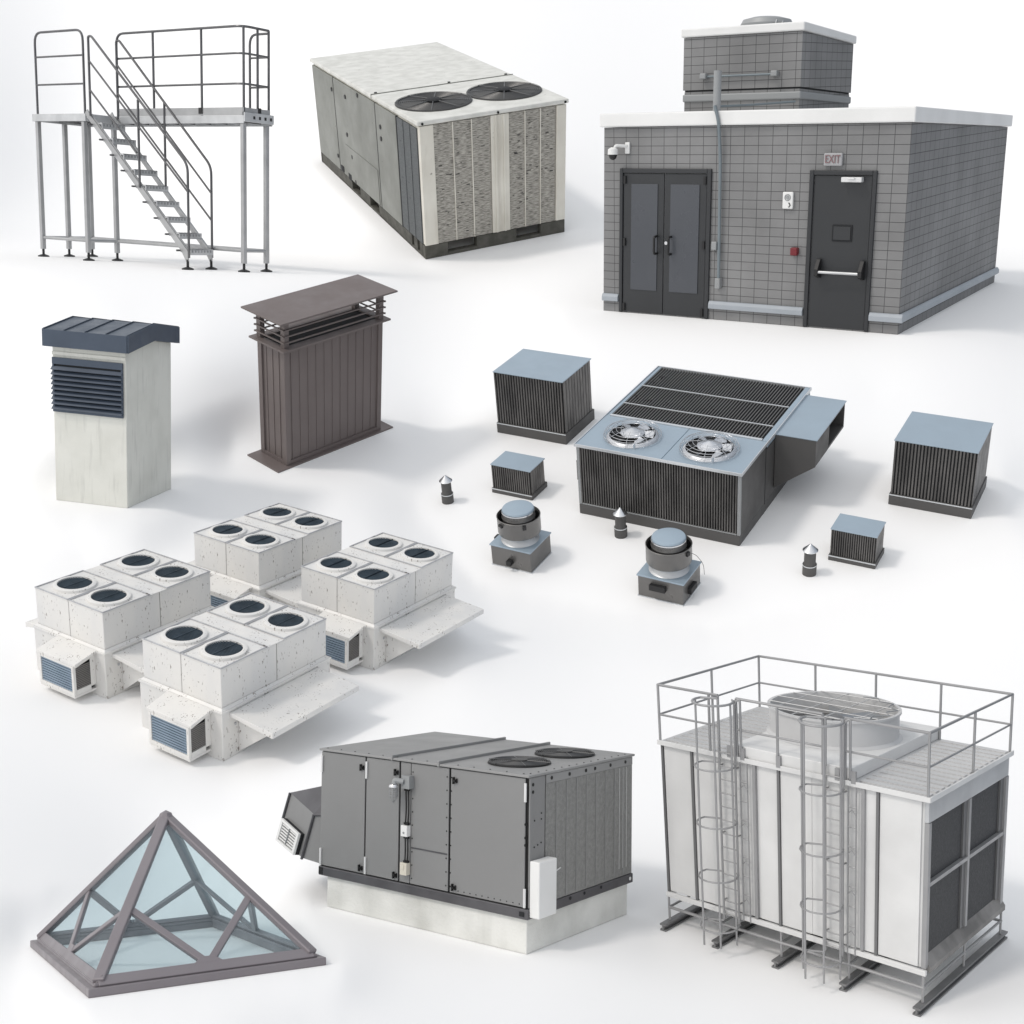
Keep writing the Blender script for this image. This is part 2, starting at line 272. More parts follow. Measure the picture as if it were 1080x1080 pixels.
# ------------------------------------------------------------------ palette
white_steel = mat('galvanised_steel', (.5,.51,.52), .38, .75, (.36,.37,.38), 5, .6, .05, 90)
M = dict(
 steel=mat('brushed_steel', (.42,.43,.44), .36, .8, (.28,.29,.3), 4, .7, .04, 120),
 steel_light=mat('zinc_sheet', (.62,.63,.64), .42, .6, (.45,.46,.47), 5, .6, .05, 120),
 steel_leg=mat('aluminium_profile', (.44,.445,.45), .38, .5, (.33,.335,.34), 5, .6, .04, 120),
 steel_dark=mat('dark_tube_steel', (.15,.15,.155), .34, .8, (.10,.10,.105), 6, .5),
 black=mat('black_rubber', (.012,.012,.013), .55),
 void=mat('dark_interior', (.012,.013,.015), .8),
 bolt=mat('black_bolt', (.02,.02,.02), .45, .5),
 ac_top=mat('weathered_white_sheet', (.70,.70,.665), .55, 0, (.50,.50,.465), 11, .6, .12, 60, (.10,.09,.075), 40, .70, stretch=(1,1.3,1)),
 ac_front=mat('cream_painted_sheet', (.74,.72,.65), .5, 0, (.56,.53,.46), 4, .6, .12, 60, (.05,.04,.03), 34, .7, streak=((.3,.26,.2), 16, .35)),
 ac_side=mat('grey_green_shaded_side_sheet', (.25,.255,.235), .55, 0, (.16,.165,.148), 4, .6, .12, 60, (.04,.035,.03), 34, .7),  # grey side paint taken darker, shade of the left face put into its colour
 ac_coil=mat('dented_coil_fins', (.47,.45,.405), .6, 0, (.15,.142,.125), 26, .95, .5, 120, (.06,.055,.045), 34, .585, stretch=(1,1,11), lo=.42, hi=.60),
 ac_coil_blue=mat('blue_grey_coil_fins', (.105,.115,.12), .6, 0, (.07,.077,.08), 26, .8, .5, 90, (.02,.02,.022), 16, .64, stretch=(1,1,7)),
 ac_rail=mat('mossy_steel_rail', (.095,.092,.08), .7, 0, (.045,.045,.036), 18, .7, .3, 90),
 mesh_dark=mat('fan_blade_grey', (.055,.056,.057), .5, .2, (.11,.105,.10), 12, .5),
 wire=mat('dull_wire', (.13,.13,.13), .4, .6),
 block=block_wall('grey_block_wall', (.212,.212,.213), (.224,.224,.225), (.055,.055,.056), .0455, .02640, 0),
 coping=mat('white_coping', (.80,.80,.79), .6, 0, (.68,.68,.67), 7, .5, .05, 80),
 roof_grey=mat('roof_membrane', (.55,.55,.54), .8, 0, (.45,.45,.44), 6, .5),
 door=mat('dark_door_paint', (.026,.028,.031), .42, 0, (.033,.035,.038), 5, .5),
 pane=mat('grey_door_glass', (.072,.078,.090), .28, 0, (.058,.063,.074), 3, .6),
 conduit=mat('blue_grey_conduit', (.20,.235,.255), .45, .3, (.15,.175,.19), 8, .4),
 grey_box=mat('grey_cast_box', (.30,.31,.315), .5, .2),
 trim=mat('pale_blue_grey_trim', (.36,.39,.425), .5, 0, (.29,.32,.35), 8, .5),
 white=mat('white_plastic', (.78,.78,.77), .4, 0, (.7,.7,.69), 8, .4),
 chrome=mat('bright_metal', (.75,.75,.76), .22, .9),
 red=mat('dark_red_paint', (.16,.012,.018), .4),
 exit_plate=mat('grey_sign_plate', (.36,.36,.37), .5),
 exit_text=mat('faded_red_lettering', (.22,.13,.135), .5),
 plaster=mat('stained_white_plaster', (.70,.70,.65), .85, 0, (.60,.60,.55), 2.5, .7, .15, 70, None, streak=((.40,.40,.37), 15, .35), lo=.4, hi=.7),
 navy=mat('navy_painted_metal', (.062,.083,.118), .42, .1, (.042,.058,.085), 2.5, .6, .04, 60),
 navy_roof=mat('navy_seam_roof', (.085,.105,.135), .4, .2, (.05,.068,.095), 2, .7),
 brown=mat('brown_grey_metal', (.165,.138,.132), .5, .1, (.145,.120,.115), 3, .6),
 brown_dark=mat('brown_interior', (.035,.030,.028), .7),
 rtu=mat('chipped_white_paint', (.76,.745,.715), .45, .05, (.62,.625,.63), 1.6, .6, .06, 50, (.20,.17,.15), 30, .605, stretch=(1.7,1.7,.75)),
 rtu_edge=mat('worn_edge_paint', (.50,.51,.53), .45, .2, (.38,.38,.39), 9, .8, .05, 50, (.10,.085,.08), 20, .62),
 rtu_fan=mat('blue_black_grille', (.055,.085,.115), .45, .4, (.02,.035,.05), 8, .7),
 rtu_louvre=mat('blue_grey_louvre', (.30,.38,.47), .4, .2, (.20,.27,.35), 3, .7),
 rtu_louvre2=mat('taupe_louvre', (.24,.23,.22), .5, .2, (.15,.145,.14), 3, .7),
 cl_top=mat('blue_grey_sheet', (.33,.41,.48), .36, .25, (.30,.365,.425), 4, .6, .08, 200),
 cl_fin=mat('charcoal_fins', (.15,.143,.138), .4, .35, (.055,.053,.052), 14, .7, stretch=(1,1,.4)),
 cl_body=mat('charcoal_sheet', (.088,.085,.083), .5, .1, (.075,.073,.071), 3, .6, .05, 80),
 cl_drum=mat('warm_grey_drum', (.175,.17,.165), .32, .5, (.125,.122,.119), 4, .6),
 polished=mat('spun_aluminium', (.70,.71,.73), .22, 1.0, (.55,.56,.58), 10, .6),
 guard_wire=mat('bright_guard_wire', (.6,.61,.63), .25, .9),
 edge=mat('bright_edge_trim', (.62,.64,.66), .3, .5),
 grey_sheet=mat('mid_grey_sheet', (.24,.24,.24), .46, .1, (.222,.222,.222), 3, .6, .03, 120),
 grey_top=mat('mid_grey_roof_sheet', (.29,.29,.288), .42, .15, (.27,.27,.268), 3, .6, .03, 120),
 grey_coil=mat('perforated_coil_guard', (.28,.28,.27), .45, .25, (.20,.20,.195), 60, .7, .3, 260),
 rail_metal=mat('dark_base_rail', (.135,.132,.14), .4, .5, (.08,.078,.083), 7, .6),
 hinge=mat('zinc_hinge', (.72,.72,.72), .35, .3),
 beige=mat('beige_box', (.62,.585,.50), .5),
 concrete=mat('cast_concrete', (.74,.74,.71), .85, 0, (.55,.55,.52), 5, .75, .25, 90, None, lo=.42, hi=.68, streak=((.28,.28,.25), 5, .4)),
 tw=mat('zinc_clad_panel', (.73,.73,.725), .5, .08, (.60,.60,.595), 4, .7, .04, 70, None, streak=((.52,.52,.52), 9, .35)),
 tw_deck=mat('ribbed_deck', (.60,.60,.60), .45, .25, (.5,.5,.5), 5, .5),
 tw_frame=mat('galvanised_tube', (.36,.36,.365), .42, .4, (.29,.29,.295), 9, .5),
 tw_dark=mat('dark_grey_post', (.19,.19,.193), .45, .4),
 tw_coil=mat('dark_fill_media', (.062,.063,.066), .7, 0, (.05,.051,.053), 40, .5, .3, 240),
 beam=mat('steel_i_beam', (.24,.24,.243), .5, .35, (.15,.15,.152), 6, .6),
 mauve=mat('mauve_grey_aluminium', (.225,.205,.218), .42, .15, (.19,.17,.183), 3, .5),
 sky_glass=glass('tinted_glass', (.895,.935,.945), .07, (.5,.58,.62)),
 seal=mat('dark_seal', (.05,.05,.055), .6),
)
gm = bpy.data.materials.new('white_ground'); gm.use_nodes = True
gb = gm.node_tree.nodes['Principled BSDF']; gb.inputs['Base Color'].default_value = (.90,.90,.90,1); gb.inputs['Roughness'].default_value = .95; gb.inputs['Specular IOR Level'].default_value = 0
ground = build_sheet(); ground.data.materials.append(gm)

# ================================================================== 1 access platform with stair
t = thing('access_platform', 'galvanised steel work platform on tall legs with guard rails and steep stair', 'platform', 'stair')
d, L, e, H, xs = .398, 3.415, .399, 1.80, 2.86
D2 = d+e; w = .027
def foot(x, y, par, h=.10): MB().lathe([(.072,0),(.072,.014),(.04,.026),(.016,.034),(.016,h)], (x,y,0), 18).build('levelling_foot', M['black'], par, smooth=True)
for (x, y) in ((0.03,0.0),(.97,.0),(.03,d),(1.03,d),(.03,D2-.03),(L-.04,d),(L-.04,D2-.03)):
    lg = MB().box(x-w, x+w, y-w, y+w, .10, H-.09).build('leg', M['steel_leg'], t, .006)
    foot(x, y, lg, .11)
b = MB()
def bar(b, a, c, r=.018): b.tube([a, c], r, 8)
for a, c in (((.03,.0),(.97,.0)),((.03,.0),(.03,D2-.03)),((.03,d),(1.03,d)),((.97,.0),(1.03,d)),((1.03,d),(L-.04,d)),((.03,D2-.03),(L-.04,D2-.03)),((L-.04,d),(L-.04,D2-.03))):
    bar(b, (*a,.25), (*c,.25), .02)
b.build('lower_brace_frame', M['steel_leg'], t, smooth=True)
k = MB().box(-.03,1.04,-.02,d-.03,H-.025,H-.005); k.box(-.03,1.04,-.035,-.021,H-.09,H); k.box(-.04,-.031,-.035,d,H-.09,H); k.box(1.041,1.055,-.02,d-.04,H-.09,H)
k.build('landing_deck', M['steel_light'], t, .003)
k = MB().box(-.03,L,d-.02,D2+.02,H-.025,H-.003); k.box(1.06,L,d-.035,d-.021,H-.09,H); k.box(L+.001,L+.022,d-.035,D2+.035,H-.07,H+.035); k.box(-.03,L,D2+.021,D2+.035,H-.09,H); k.box(-.04,-.031,d,D2+.03,H-.09,H)
k.build('main_deck', M['steel_light'], t, .003)
k = MB().box(1.14,L-.02,d-.033,d-.022,H+.002,H+.09); k.box(L-.018,L-.004,d-.033,D2,H+.036,H+.09)
tb = k.build('toe_board', M['steel_leg'], t, .002)
k = MB()
for i in range(4): k.box(L+.0225, L+.025, d+.10+i*.09, d+.13+i*.09, H-.035, H+.0)
k.build('bolt_slots', M['black'], tb)
k = MB()
for i in range(12): k.box(.05+i*.29,.07+i*.29,d,D2,H-.07,H-.026)
for i in range(3): k.box(0,1,.08+i*.13,.10+i*.13,H-.07,H-.026)
k.build('joists', M['steel_dark'], t)
R = .0148; zt = 2.785; zm1 = 2.49; zm2 = 2.155
g1 = MB().tube([(.06,-.02,H-.05),(.06,-.02,zt),(1.02,-.02,zt),(1.02,-.02,H-.05)], R, 8, round_=.13)
for z in (zm1, zm2): g1.tube([(.06,-.02,z),(1.02,-.02,z)], R*.8, 8)
g1.build('landing_guard_rail', M['steel_dark'], t, smooth=True)
yr = d-.015
g2 = MB().tube([(1.145,yr,H-.05),(1.145,yr,zt),(L-.03,yr,zt),(L-.03,D2,zt)], R, 8, round_=.13)
for z in (zm1, zm2): g2.tube([(1.145,yr,z),(L-.03,yr,z),(L-.03,D2,z)], R*.85, 8, round_=.13)
for x in (1.83, 2.69, 3.40): g2.tube([(x,yr,H),(x,yr,zt)], R, 8)
for y in (d+.22, D2): g2.tube([(L-.03,y,H),(L-.03,y,zt)], R, 8)
g2.build('main_guard_rail', M['steel_dark'], t, smooth=True)
g3 = MB().tube([(3.07,D2,H),(3.07,D2,zt-.03),(L-.04,D2,zt-.03)], R, 8, round_=.12)
for z in (zm1, zm2): g3.tube([(3.07,D2,z),(L-.04,D2,z)], R*.8, 8)
g3.build('rear_guard_rail', M['steel_dark'], t, smooth=True)
MB().box(2.66,2.72,yr-.03,yr-.019,H+.02,H+.09).build('rail_clamp', M['black'], t)
MB().box(L-.003,L+.0005,d+.20,d+.25,H+.04,H+.10).build('rail_clamp', M['black'], t)
A, B = (1.06, H-.0), (xs-.05, .19)
dx, dz = B[0]-A[0], B[1]-A[1]; ln = math.hypot(dx, dz); nx, nz = -dz/ln*.075, dx/ln*.075
for y in (-.02, d-.05):
    st = MB().prism([(A[0]-nx*.9,A[1]+.0),(A[0]+nx*.2,A[1]+.05),(A[0]+nx*1.1,A[1]-.01),(B[0]+nx*1.3,B[1]+.02),(B[0]+nx*1.3,B[1]-.09),(B[0]+nx*.6,B[1]-.10),(B[0]-nx,B[1]+.02)], 1, y-.008, y+.008)
    q = .03 if y < .1 else -.03
    st.prism([(A[0]+nx*.95,A[1]-.01),(A[0]+nx*1.3,A[1]+.0),(B[0]+nx*1.5,B[1]+.02),(B[0]+nx*1.15,B[1]+.0)], 1, min(y+q*.3,y+q), max(y+q*.3,y+q))
    so = st.build('stringer', M['steel_leg'], t, .002)
    foot(B[0]+.05, y, so, .12)
NT = 9
for i in range(NT):
    f = (i+.62)/(NT-.1); x = A[0]+dx*f; z = A[1]+dz*f
    tr = MB().box(x-.03, x+.15, -.010, d-.060, z-.010, z+.002); tr.box(x+.14, x+.150, -.010, d-.060, z-.068, z+.0015); tr.box(x-.036, x-.0305, -.010, d-.060, z-.04, z+.0015)
    to = tr.build('tread', M['steel_light'], t)
    k = MB()
    for j in range(7):
        y = .005+j*.047; k.box(x+.1505, x+.154, y, y+.022, z-.038, z-.012); k.box(x+.0, x+.12, y, y+.02, z+.0025, z+.005)
    k.build('grip_slots', M['steel'], to)
    MB().disc((x-.02,-.030,z-.02),.012,1,.05,10).build('tread_bolt', M['steel_dark'], to)
for y in (-.035, d-.035):
    xa, xb_ = (1.145, 2.90) if y < .1 else (1.165, 2.86)
    hr = MB().tube([(xa,y,H-.03),(xa,y,2.70),(xa+.06,y,2.70),(xb_,y,1.215),(xb_,y,.14)], R, 8, round_=.10)
    hr.tube([(xa,y,2.42),(xb_,y,.90)], R*.8, 8)
    hr.tube([(xa,y,2.08),(xb_,y,.58)] if y > 0 else [(xa,y,2.08),(2.0,y,1.34)], R*.8, 8)
    hr.tube([(2.04,y,.93),(2.04,y,1.95)], R, 8)
    hr.build('stair_hand_rail', M['steel_dark'], t, smooth=True)

# ================================================================== 2 weathered packaged air conditioner
t = thing('packaged_air_conditioner', 'weathered off-white box air conditioner with two dark round fans on top and dented coil fins', 'air conditioner', 'oldac')
L, H = 2.2, .84; z0 = .088
k = MB()                                                            # base frame with fork pockets
xsl = [(0,.16),(.36,.645),(.82,1.0)]
for a, b_ in xsl: k.box(a, b_, 0, .05, 0, z0); k.box(a, b_, L-.05, L, 0, z0)
k.box(.16,.36,.0,.05,.0,.022); k.box(.645,.82,.0,.05,.0,.022)
ysl = [(0,.10),(.14,.2),(.24,.87),(1.06,1.27),(1.45,L)]
for x in (0,.95):
    for a, b_ in ysl: k.box(x, x+.05, a+.051 if a == 0 else a, b_, 0, z0)
    k.box(x, x+.05, .10, L-.3, 0, .018)
k.build('base_rail', M['ac_rail'], t, .004)
k = MB().box(.01,.99,.01,L-.01,z0-.002,H); body = k.build('cabinet', M['ac_front'], t, .004)
def screws(pts, ax_, c, r=.011, m=None, parent=None, name='fasteners'):
    k = MB()
    for u, v in pts:
        k.disc({0:(c,u,v),1:(u,c,v),2:(u,v,c)}[ax_], r, ax_, .004, 12)
    return k.build(name, m or M['bolt'], parent)
# side (x = 0): three grey panels + coil
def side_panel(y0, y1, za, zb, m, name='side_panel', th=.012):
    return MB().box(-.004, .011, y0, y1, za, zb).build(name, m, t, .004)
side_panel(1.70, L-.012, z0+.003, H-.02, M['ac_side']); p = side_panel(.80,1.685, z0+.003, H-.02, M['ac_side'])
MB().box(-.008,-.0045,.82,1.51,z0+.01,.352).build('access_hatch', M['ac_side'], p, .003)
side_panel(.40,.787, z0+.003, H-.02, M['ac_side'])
k = MB().box(-.001,.0095,.04,.385,z0+.005,H-.025).build('side_coil', M['ac_coil_blue'], t)
kk = MB()
for y in (.15,.27): kk.box(-.004,-.0015,y,y+.006,z0+.005,H-.025)
kk.build_each('coil_strap', M['ac_coil_blue'], k)
for i in range(26):
    pass
screws([(1.73,.72),(1.42,.73),(1.14,.80),(1.45,.44),(1.37,.29),(1.33,.11),(.70,.68),(.70,.60),(1.72,.20)], 0, -.009, .016, parent=t)
k = MB().box(-.0085,-.0045,1.60,1.66,.10,.145).box(-.0085,-.0045,1.42,1.49,.085,.135).build('side_outlet', M['void'], t)
k = MB()
for y in (.393,.793,1.692): k.box(-.0025,.0105,y-.005,y+.005,z0,H-.02)
k.build_each('panel_seam', M['void'], t)
# front: pillars, coils
for (a, b_) in ((.095,.47),(.60,.925)):
    c = MB().box(a, b_, -.001, .0095, z0+.004, H-.006).build('front_coil', M['ac_coil'], t)
    kk = MB()
    for i in (1,2):
        x = a+(b_-a)*i/3; kk.box(x-.003,x+.003,-.006,-.0012,z0+.004,H-.006)
    kk.build_each('coil_strap', M['ac_front'], c)
    kk = MB()
    for i in range(40):                                            # bent fins standing out of the coil
        x = random.uniform(a+.01,b_-.03); z = random.uniform(z0+.03,H-.03); wd = random.uniform(.006,.026)
        kk.box(x,x+wd,-.004,-.0012,z,z+random.uniform(.001,.0042))
    kk.build('bent_fins', M['void'], c)
k = MB().box(.003,.092,-.010,.0095,z0+.004,H-.004); k.box(.005,.0095,-.008,.035,z0+.004,H-.004); k.build('corner_post', M['ac_front'], t, .005)
MB().box(.928,.997,-.010,.0095,z0+.004,H-.004).build('corner_post', M['ac_front'], t, .005)
k = MB().box(.473,.597,-.008,.0095,z0+.004,H-.004); k.box(.497,.515,-.014,-.0085,z0+.004,H-.004); k.box(.555,.570,-.014,-.0085,z0+.004,H-.004); k.build('centre_post', M['ac_front'], t, .004)
# lid
lid = MB().box(-.012,1.012,.83,L+.01,H+.001,.868); lid.box(-.012,1.012,-.014,.822,H+.001,.868)
lo = lid.build('top_lid', M['ac_top'], t, .006)
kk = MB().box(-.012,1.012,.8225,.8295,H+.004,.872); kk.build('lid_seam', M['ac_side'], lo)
screws([(.02,-.0),(.5,-.0),(.985,-.0)], 1, -.0145, .009, parent=lo) if False else None
k = MB()
for x in (.02,.52,.985): k.disc((x,-.0142,.852),.008,1,.004,10)
for x in (.03,.55,.97): k.disc((x,.85,.8685),.010,2,.006,10)
k.build('lid_screws', M['bolt'], lo)
for cx in (.258,.750):
    c = (cx,.395,.8685); r = .242
    fr = MB().lathe([(r+.004,0),(r+.004,.006),(r-.008,.010),(r-.012,.0015)], c, 48, cap=False).build('fan_ring', M['mesh_dark'], t, smooth=True)
    MB().disc(c, r-.002, 2, .0015, 48).build('fan_well', M['mesh_dark'], fr)
    bl = MB()
    for i in range(5):
        a = i*2*PI/5+.4; p = [(cx+q*math.cos(a+o), .395+q*math.sin(a+o)) for q, o in ((.05,-.2),(.19,-.35),(.215,.1),(.19,.5),(.05,.5))]
        bl.prism(p, 2, .8705, .872)
    bl.build('fan_blade', mat('blade_sheet', (.10,.098,.092), .5, .3), fr)
    wr = MB()
    for q in [r*(.3+.7*i/13) for i in range(14)]:
        wr.tube([(cx+q*math.cos(2*PI*j/40), .395+q*math.sin(2*PI*j/40), .879) for j in range(40)], .0013, 4, closed=True)
    for i in range(8):
        a = i*PI/4+.35; wr.tube([(cx+.04*math.cos(a), .395+.04*math.sin(a), .886),(cx+(r+.004)*math.cos(a), .395+(r+.004)*math.sin(a), .876)], .0032, 6)
    wr.build('fan_guard', M['wire'], fr, smooth=True)
    MB().lathe([(.052,0),(.052,.008),(.04,.014)], (cx,.395,.880), 24).build('fan_hub', M['void'], fr, smooth=True)

# ================================================================== 3 block building
t = thing('block_building', 'grey concrete block building with white coping, dark double doors and small upper room', 'building', 'build')
L, H = 1.12, .585
k = MB().box(-1,0,0,L,0,H); wall = k.build('wall', M['block'], t)
k = MB().box(-1.012,.012,-.012,L+.012,H+.0015,H+.043); k.build('roof_coping', M['coping'], t, .004)
MB().box(-.97,-.03,.03,L-.03,H+.0432,H+.0445).build('roof', M['roof_grey'], t)
# penthouse
k = MB().box(-.862,-.455,.3,.762,H+.045,.70).build('penthouse_base_wall', M['block'], t)
k = MB().box(-.867,-.449,.294,.768,.668,.692).build('penthouse_base_band', M['grey_box'], t, .004)
k = MB().box(-.861,-.456,.301,.761,.7005,.705).build('shadow_gap', M['void'], t)
k = MB().box(-.866,-.451,.296,.766,.7055,.870).build('penthouse_wall', M['block'], t)
k = MB().box(-.874,-.443,.288,.774,.8715,.898).build('penthouse_coping', M['coping'], t, .004)
# double door
fr = MB().box(-.937,-.925,-.008,.010,.002,.460); fr.box(-.623,-.609,-.008,.010,.002,.460); fr.box(-.9248,-.6232,-.008,.010,.4465,.460)
dr = fr.build('door_frame', M['door'], t, .002)
for (x0, x1, hx) in ((-.9235,-.7745,-.797),(-.7725,-.6245,-.745)):
    k = MB().box(x0,x1,-.004,.008,.004,.445)
    g0, g1 = (x0+.030, x1-.022) if x0 < -.8 else (x0+.022, x1-.024)
    do = k.build('door_leaf', M['door'], t, .002)
    MB().box(g0,g1,-.0065,-.0045,.078,.413).build('door_pane', M['pane'], do, .001)
    hd = MB().tube([(hx,-.005,.252),(hx,-.026,.252),(hx,-.026,.198),(hx,-.005,.198)], .0038, 8, round_=.012)
    hd.build('door_handle', M['black'], do, smooth=True)
    hg = MB(); xh = x0+.002 if x0 < -.8 else x1-.010
    for z in (.425,.23,.02): hg.box(xh,xh+.008,-.010,-.0045,z-.012,z+.012)
    hg.build('hinge', M['black'], do)
k = MB().disc((-.762,-.0042,.232),.0055,1,.006,12).build('lock', M['chrome'], t)
# single door
fr = MB().box(-.290,-.277,-.008,.010,.002,.458); fr.box(-.100,-.088,-.008,.010,.002,.458); fr.box(-.2768,-.1002,-.008,.010,.445,.458)
fr.build('door_frame', M['door'], t, .002)
do = MB().box(-.2758,-.1012,-.003,.008,.004,.444).build('exit_door', M['door'], t, .002)
k = MB().box(-.213,-.152,-.0058,-.0035,.258,.306).build('vision_panel', M['void'], do, .002)
MB().box(-.208,-.157,-.0075,-.006,.263,.301).build('vision_glass', M['door'], do)
k = MB().tube([(-.243,-.028,.170),(-.118,-.028,.170)], .0042, 10).build('push_bar', M['steel_light'], do, smooth=True)
k = MB()
for x in (-.247,-.114): k.prism([(-.004,.150),(-.034,.160),(-.034,.178),(-.014,.206),(-.004,.206)], 0, x-.006, x+.006)
k.build_each('bar_bracket', M['black'], do, .001)
k = MB().box(-.187,-.126,-.026,-.004,.426,.440); k.box(-.165,-.145,-.034,-.026,.434,.439); k.build('door_closer', M['hinge'], do, .002)
# base trim
k = MB()
pr = [(-.003,.034),(-.013,.036),(-.013,.050),(-.008,.058),(-.003,.060)]
for a, b_ in ((-1.0,-.939),(-.606,-.292),(-.086,.013)): k.prism(pr, 0, a, b_)
k.prism([(.003,.034),(.013,.036),(.013,.050),(.008,.058),(.003,.060)], 1, -.003, L+.003)
k.build_each('base_trim', M['trim'], t, .001)
# things fixed to the building
tc = thing('security_camera', 'small white dome camera on a bracket above the left edge of the double doors', 'security camera', 'build', (-.93,0,.523))
k = MB().box(-.918,-.902,-.008,0,.505,.540); k.tube([(-.910,-.008,.528),(-.935,-.04,.530),(-.940,-.04,.515)], .005, 8, round_=.01); k.build('bracket', M['white'], tc, .002)
MB().lathe([(.006,.022),(.016,.016),(.017,.0)], (-.943,-.042,.503), 20).build('housing', M['white'], tc, smooth=True)
MB().lathe([(.004,-.016),(.011,-.011),(.0145,0)], (-.943,-.042,.5025), 20).build('lens_dome', M['black'], tc, smooth=True)
te = thing('exit_sign', 'grey plate sign reading EXIT in faded red above the single door', 'exit sign', 'build', (-.22,0,.488))
MB().box(-.248,-.192,-.012,0,.470,.506).build('sign_plate', M['exit_plate'], te, .004)
cu = bpy.data.curves.new('sign_lettering', 'FONT'); cu.body = 'EXIT'; cu.size = .030; cu.extrude = .0008; cu.align_x = 'CENTER'; cu.align_y = 'CENTER'
tmp = bpy.data.objects.new('tmp', cu); COL.objects.link(tmp); bpy.context.view_layer.update()
me = bpy.data.meshes.new_from_object(tmp.evaluated_get(bpy.context.evaluated_depsgraph_get())); bpy.data.objects.remove(tmp)
me.name = 'sign_lettering'; to = bpy.data.objects.new('sign_lettering', me); COL.objects.link(to); to.parent = te; me.materials.clear(); me.materials.append(M['exit_text'])
w0 = warp(GR['build'], (-.220,-.0135,.488)); to.location = (w0[0]+.22, w0[1], w0[2]-.488); to.rotation_euler = (PI/2,0,0); to.scale = (.76,1.08,1)
ti = thing('door_intercom', 'white wall intercom with round speaker between the two doors', 'intercom', 'build', (-.355,0,.37))
MB().box(-.371,-.338,-.010,0,.347,.396).build('casing', M['white'], ti, .003)
k = MB().tube([(-.3545+.0085*math.cos(a*PI/10),-.0105,.380+.0085*math.sin(a*PI/10)) for a in range(20)], .0016, 6, closed=True); k.disc((-.3545,-.0098,.380),.005,1,.002,16); k.build('speaker_ring', M['grey_box'], ti)
MB().tube([(-.350,-.011,.365),(-.345,-.011,.358),(-.350,-.011,.352)], .0016, 6).build('button', M['bolt'], ti)
ta = thing('alarm_box', 'small dark red alarm box on the wall left of the single door', 'alarm box', 'build', (-.325,0,.225))
MB().box(-.336,-.314,-.020,0,.213,.236).build('alarm_body', M['red'], ta, .003)
tp = thing('electrical_conduit', 'blue grey conduit pipe running down the block wall with a mast and two junction boxes', 'conduit', 'build', (-.59,0,.1))
MB().tube([(-.598,-.018,.640),(-.585,-.018,.60),(-.578,-.012,.50),(-.572,-.012,.12)], .0052, 8, round_=.05).build('conduit_pipe', M['conduit'], tp, smooth=True)
MB().box(-.582,-.564,-.022,0,.100,.133).build('junction_box', M['grey_box'], tp, .003)
MB().box(-.598,-.580,-.020,0,.218,.244).build('junction_box', M['grey_box'], tp, .003)
MB().tube([(-.600,-.018,.640),(-.56,.15,.648),(-.46,.28,.66)], .0035, 8, round_=.03).build('branch_pipe', M['conduit'], tp, smooth=True)
k = MB().tube([(-.60,.0,.60),(-.60,.0,.742)], .012, 12); k.build('mast', M['grey_box'], tp, smooth=True)
tl = thing('penthouse_conduit', 'thin horizontal pipe between two small boxes on the upper block room', 'conduit', 'build', (-.65,.29,.745))
MB().tube([(-.775,.285,.746),(-.525,.285,.746)], .0035, 8).build('conduit_pipe', M['conduit'], tl, smooth=True)
for x in (-.785,-.535): MB().box(x-.010,x+.012,.272,.2958,.738,.756).build('junction_box', M['grey_box'], tl, .003)
tv = thing('roof_ventilator', 'low rounded grey ventilator cap on the roof of the upper block room', 'roof vent', 'build', (-.70,.5,.9))
MB().lathe([(.075,0),(.085,.010),(.088,.022),(.080,.036),(.05,.044),(.0,.046)], (-.66,.50,.8985), 32).build('vent_cap', M['grey_box'], tv, smooth=True)
k = MB()
for i in range(3): k.tube([(-.60+i*.022,.42,.8985),(-.60+i*.022,.44,.925-.005*i),(-.60+i*.022,.50,.925-.005*i)], .003, 6)
k.build_each('hinge_arm', M['steel'], tv, smooth=True)

# ================================================================== 4 plaster ventilation shaft
t = thing('plaster_ventilation_shaft', 'stained white plaster ventilation shaft with navy blue louvre and folded navy metal roof', 'ventilation shaft', 'cvent')
k = MB().prism([(0,0),(1.206,0),(1.206,2.0),(.603,2.09),(0,2.0)], 0, -1, 0).build('shaft', M['plaster'], t, .008)
x0, x1, y0, y1, ze, zr = -1.085, .085, -.085, 1.291, 2.200, 2.297; ym = (y0+y1)/2; dz = .209
k = MB().prism([(y0,ze-dz),(y0,ze),(ym,zr),(y1,ze),(y1,ze-dz),(y1-.02,ze-dz),(y1-.02,ze-.03),(ym,zr-.035),(y0+.02,ze-.03),(y0+.02,ze-dz)], 0, x0+.021, x1-.021)
ro = k.build('roof', M['navy_roof'], t, .004)
k = MB()
for a in (x0, x1-.02): k.prism([(y0,ze-dz),(y0,ze+.006),(ym,zr+.006),(y1,ze+.006),(y1,ze-dz),(ym,zr-dz)], 0, a, a+.02)
k.build_each('gable_fascia', M['navy'], ro, .003)
MB().box(x0+.021,x1-.021,y0-.008,y0-.001,ze-dz,ze+.004).build('eave_fascia', M['navy'], ro, .003)
k = MB()
for i in range(5):
    x = x0+.02+i*(x1-x0-.04)/4; 
    for (ya, za, yb, zb) in ((y0,ze,ym,zr),(ym,zr,y1,ze)): k.hexa([(x-.008,ya,za+.002),(x+.008,ya,za+.002),(x+.008,yb,zb+.002),(x-.008,yb,zb+.002),(x-.005,ya,za+.016),(x+.005,ya,za+.016),(x+.005,yb,zb+.016),(x-.005,yb,zb+.016)])
k.build('standing_seam', M['navy'], ro)
lv = MB().box(-.985,-.05,-.010,-.001,1.175,1.84).build('louvre_back', M['void'], t)
k = MB().box(-.99,-.03,-.035,-.011,1.77,1.855); k.box(-.99,-.03,-.035,-.011,1.165,1.20); k.box(-.99,-.965,-.030,-.011,1.201,1.769); k.box(-.055,-.03,-.030,-.011,1.201,1.769); k.build('louvre_frame', M['navy'], lv, .003)
k = MB()
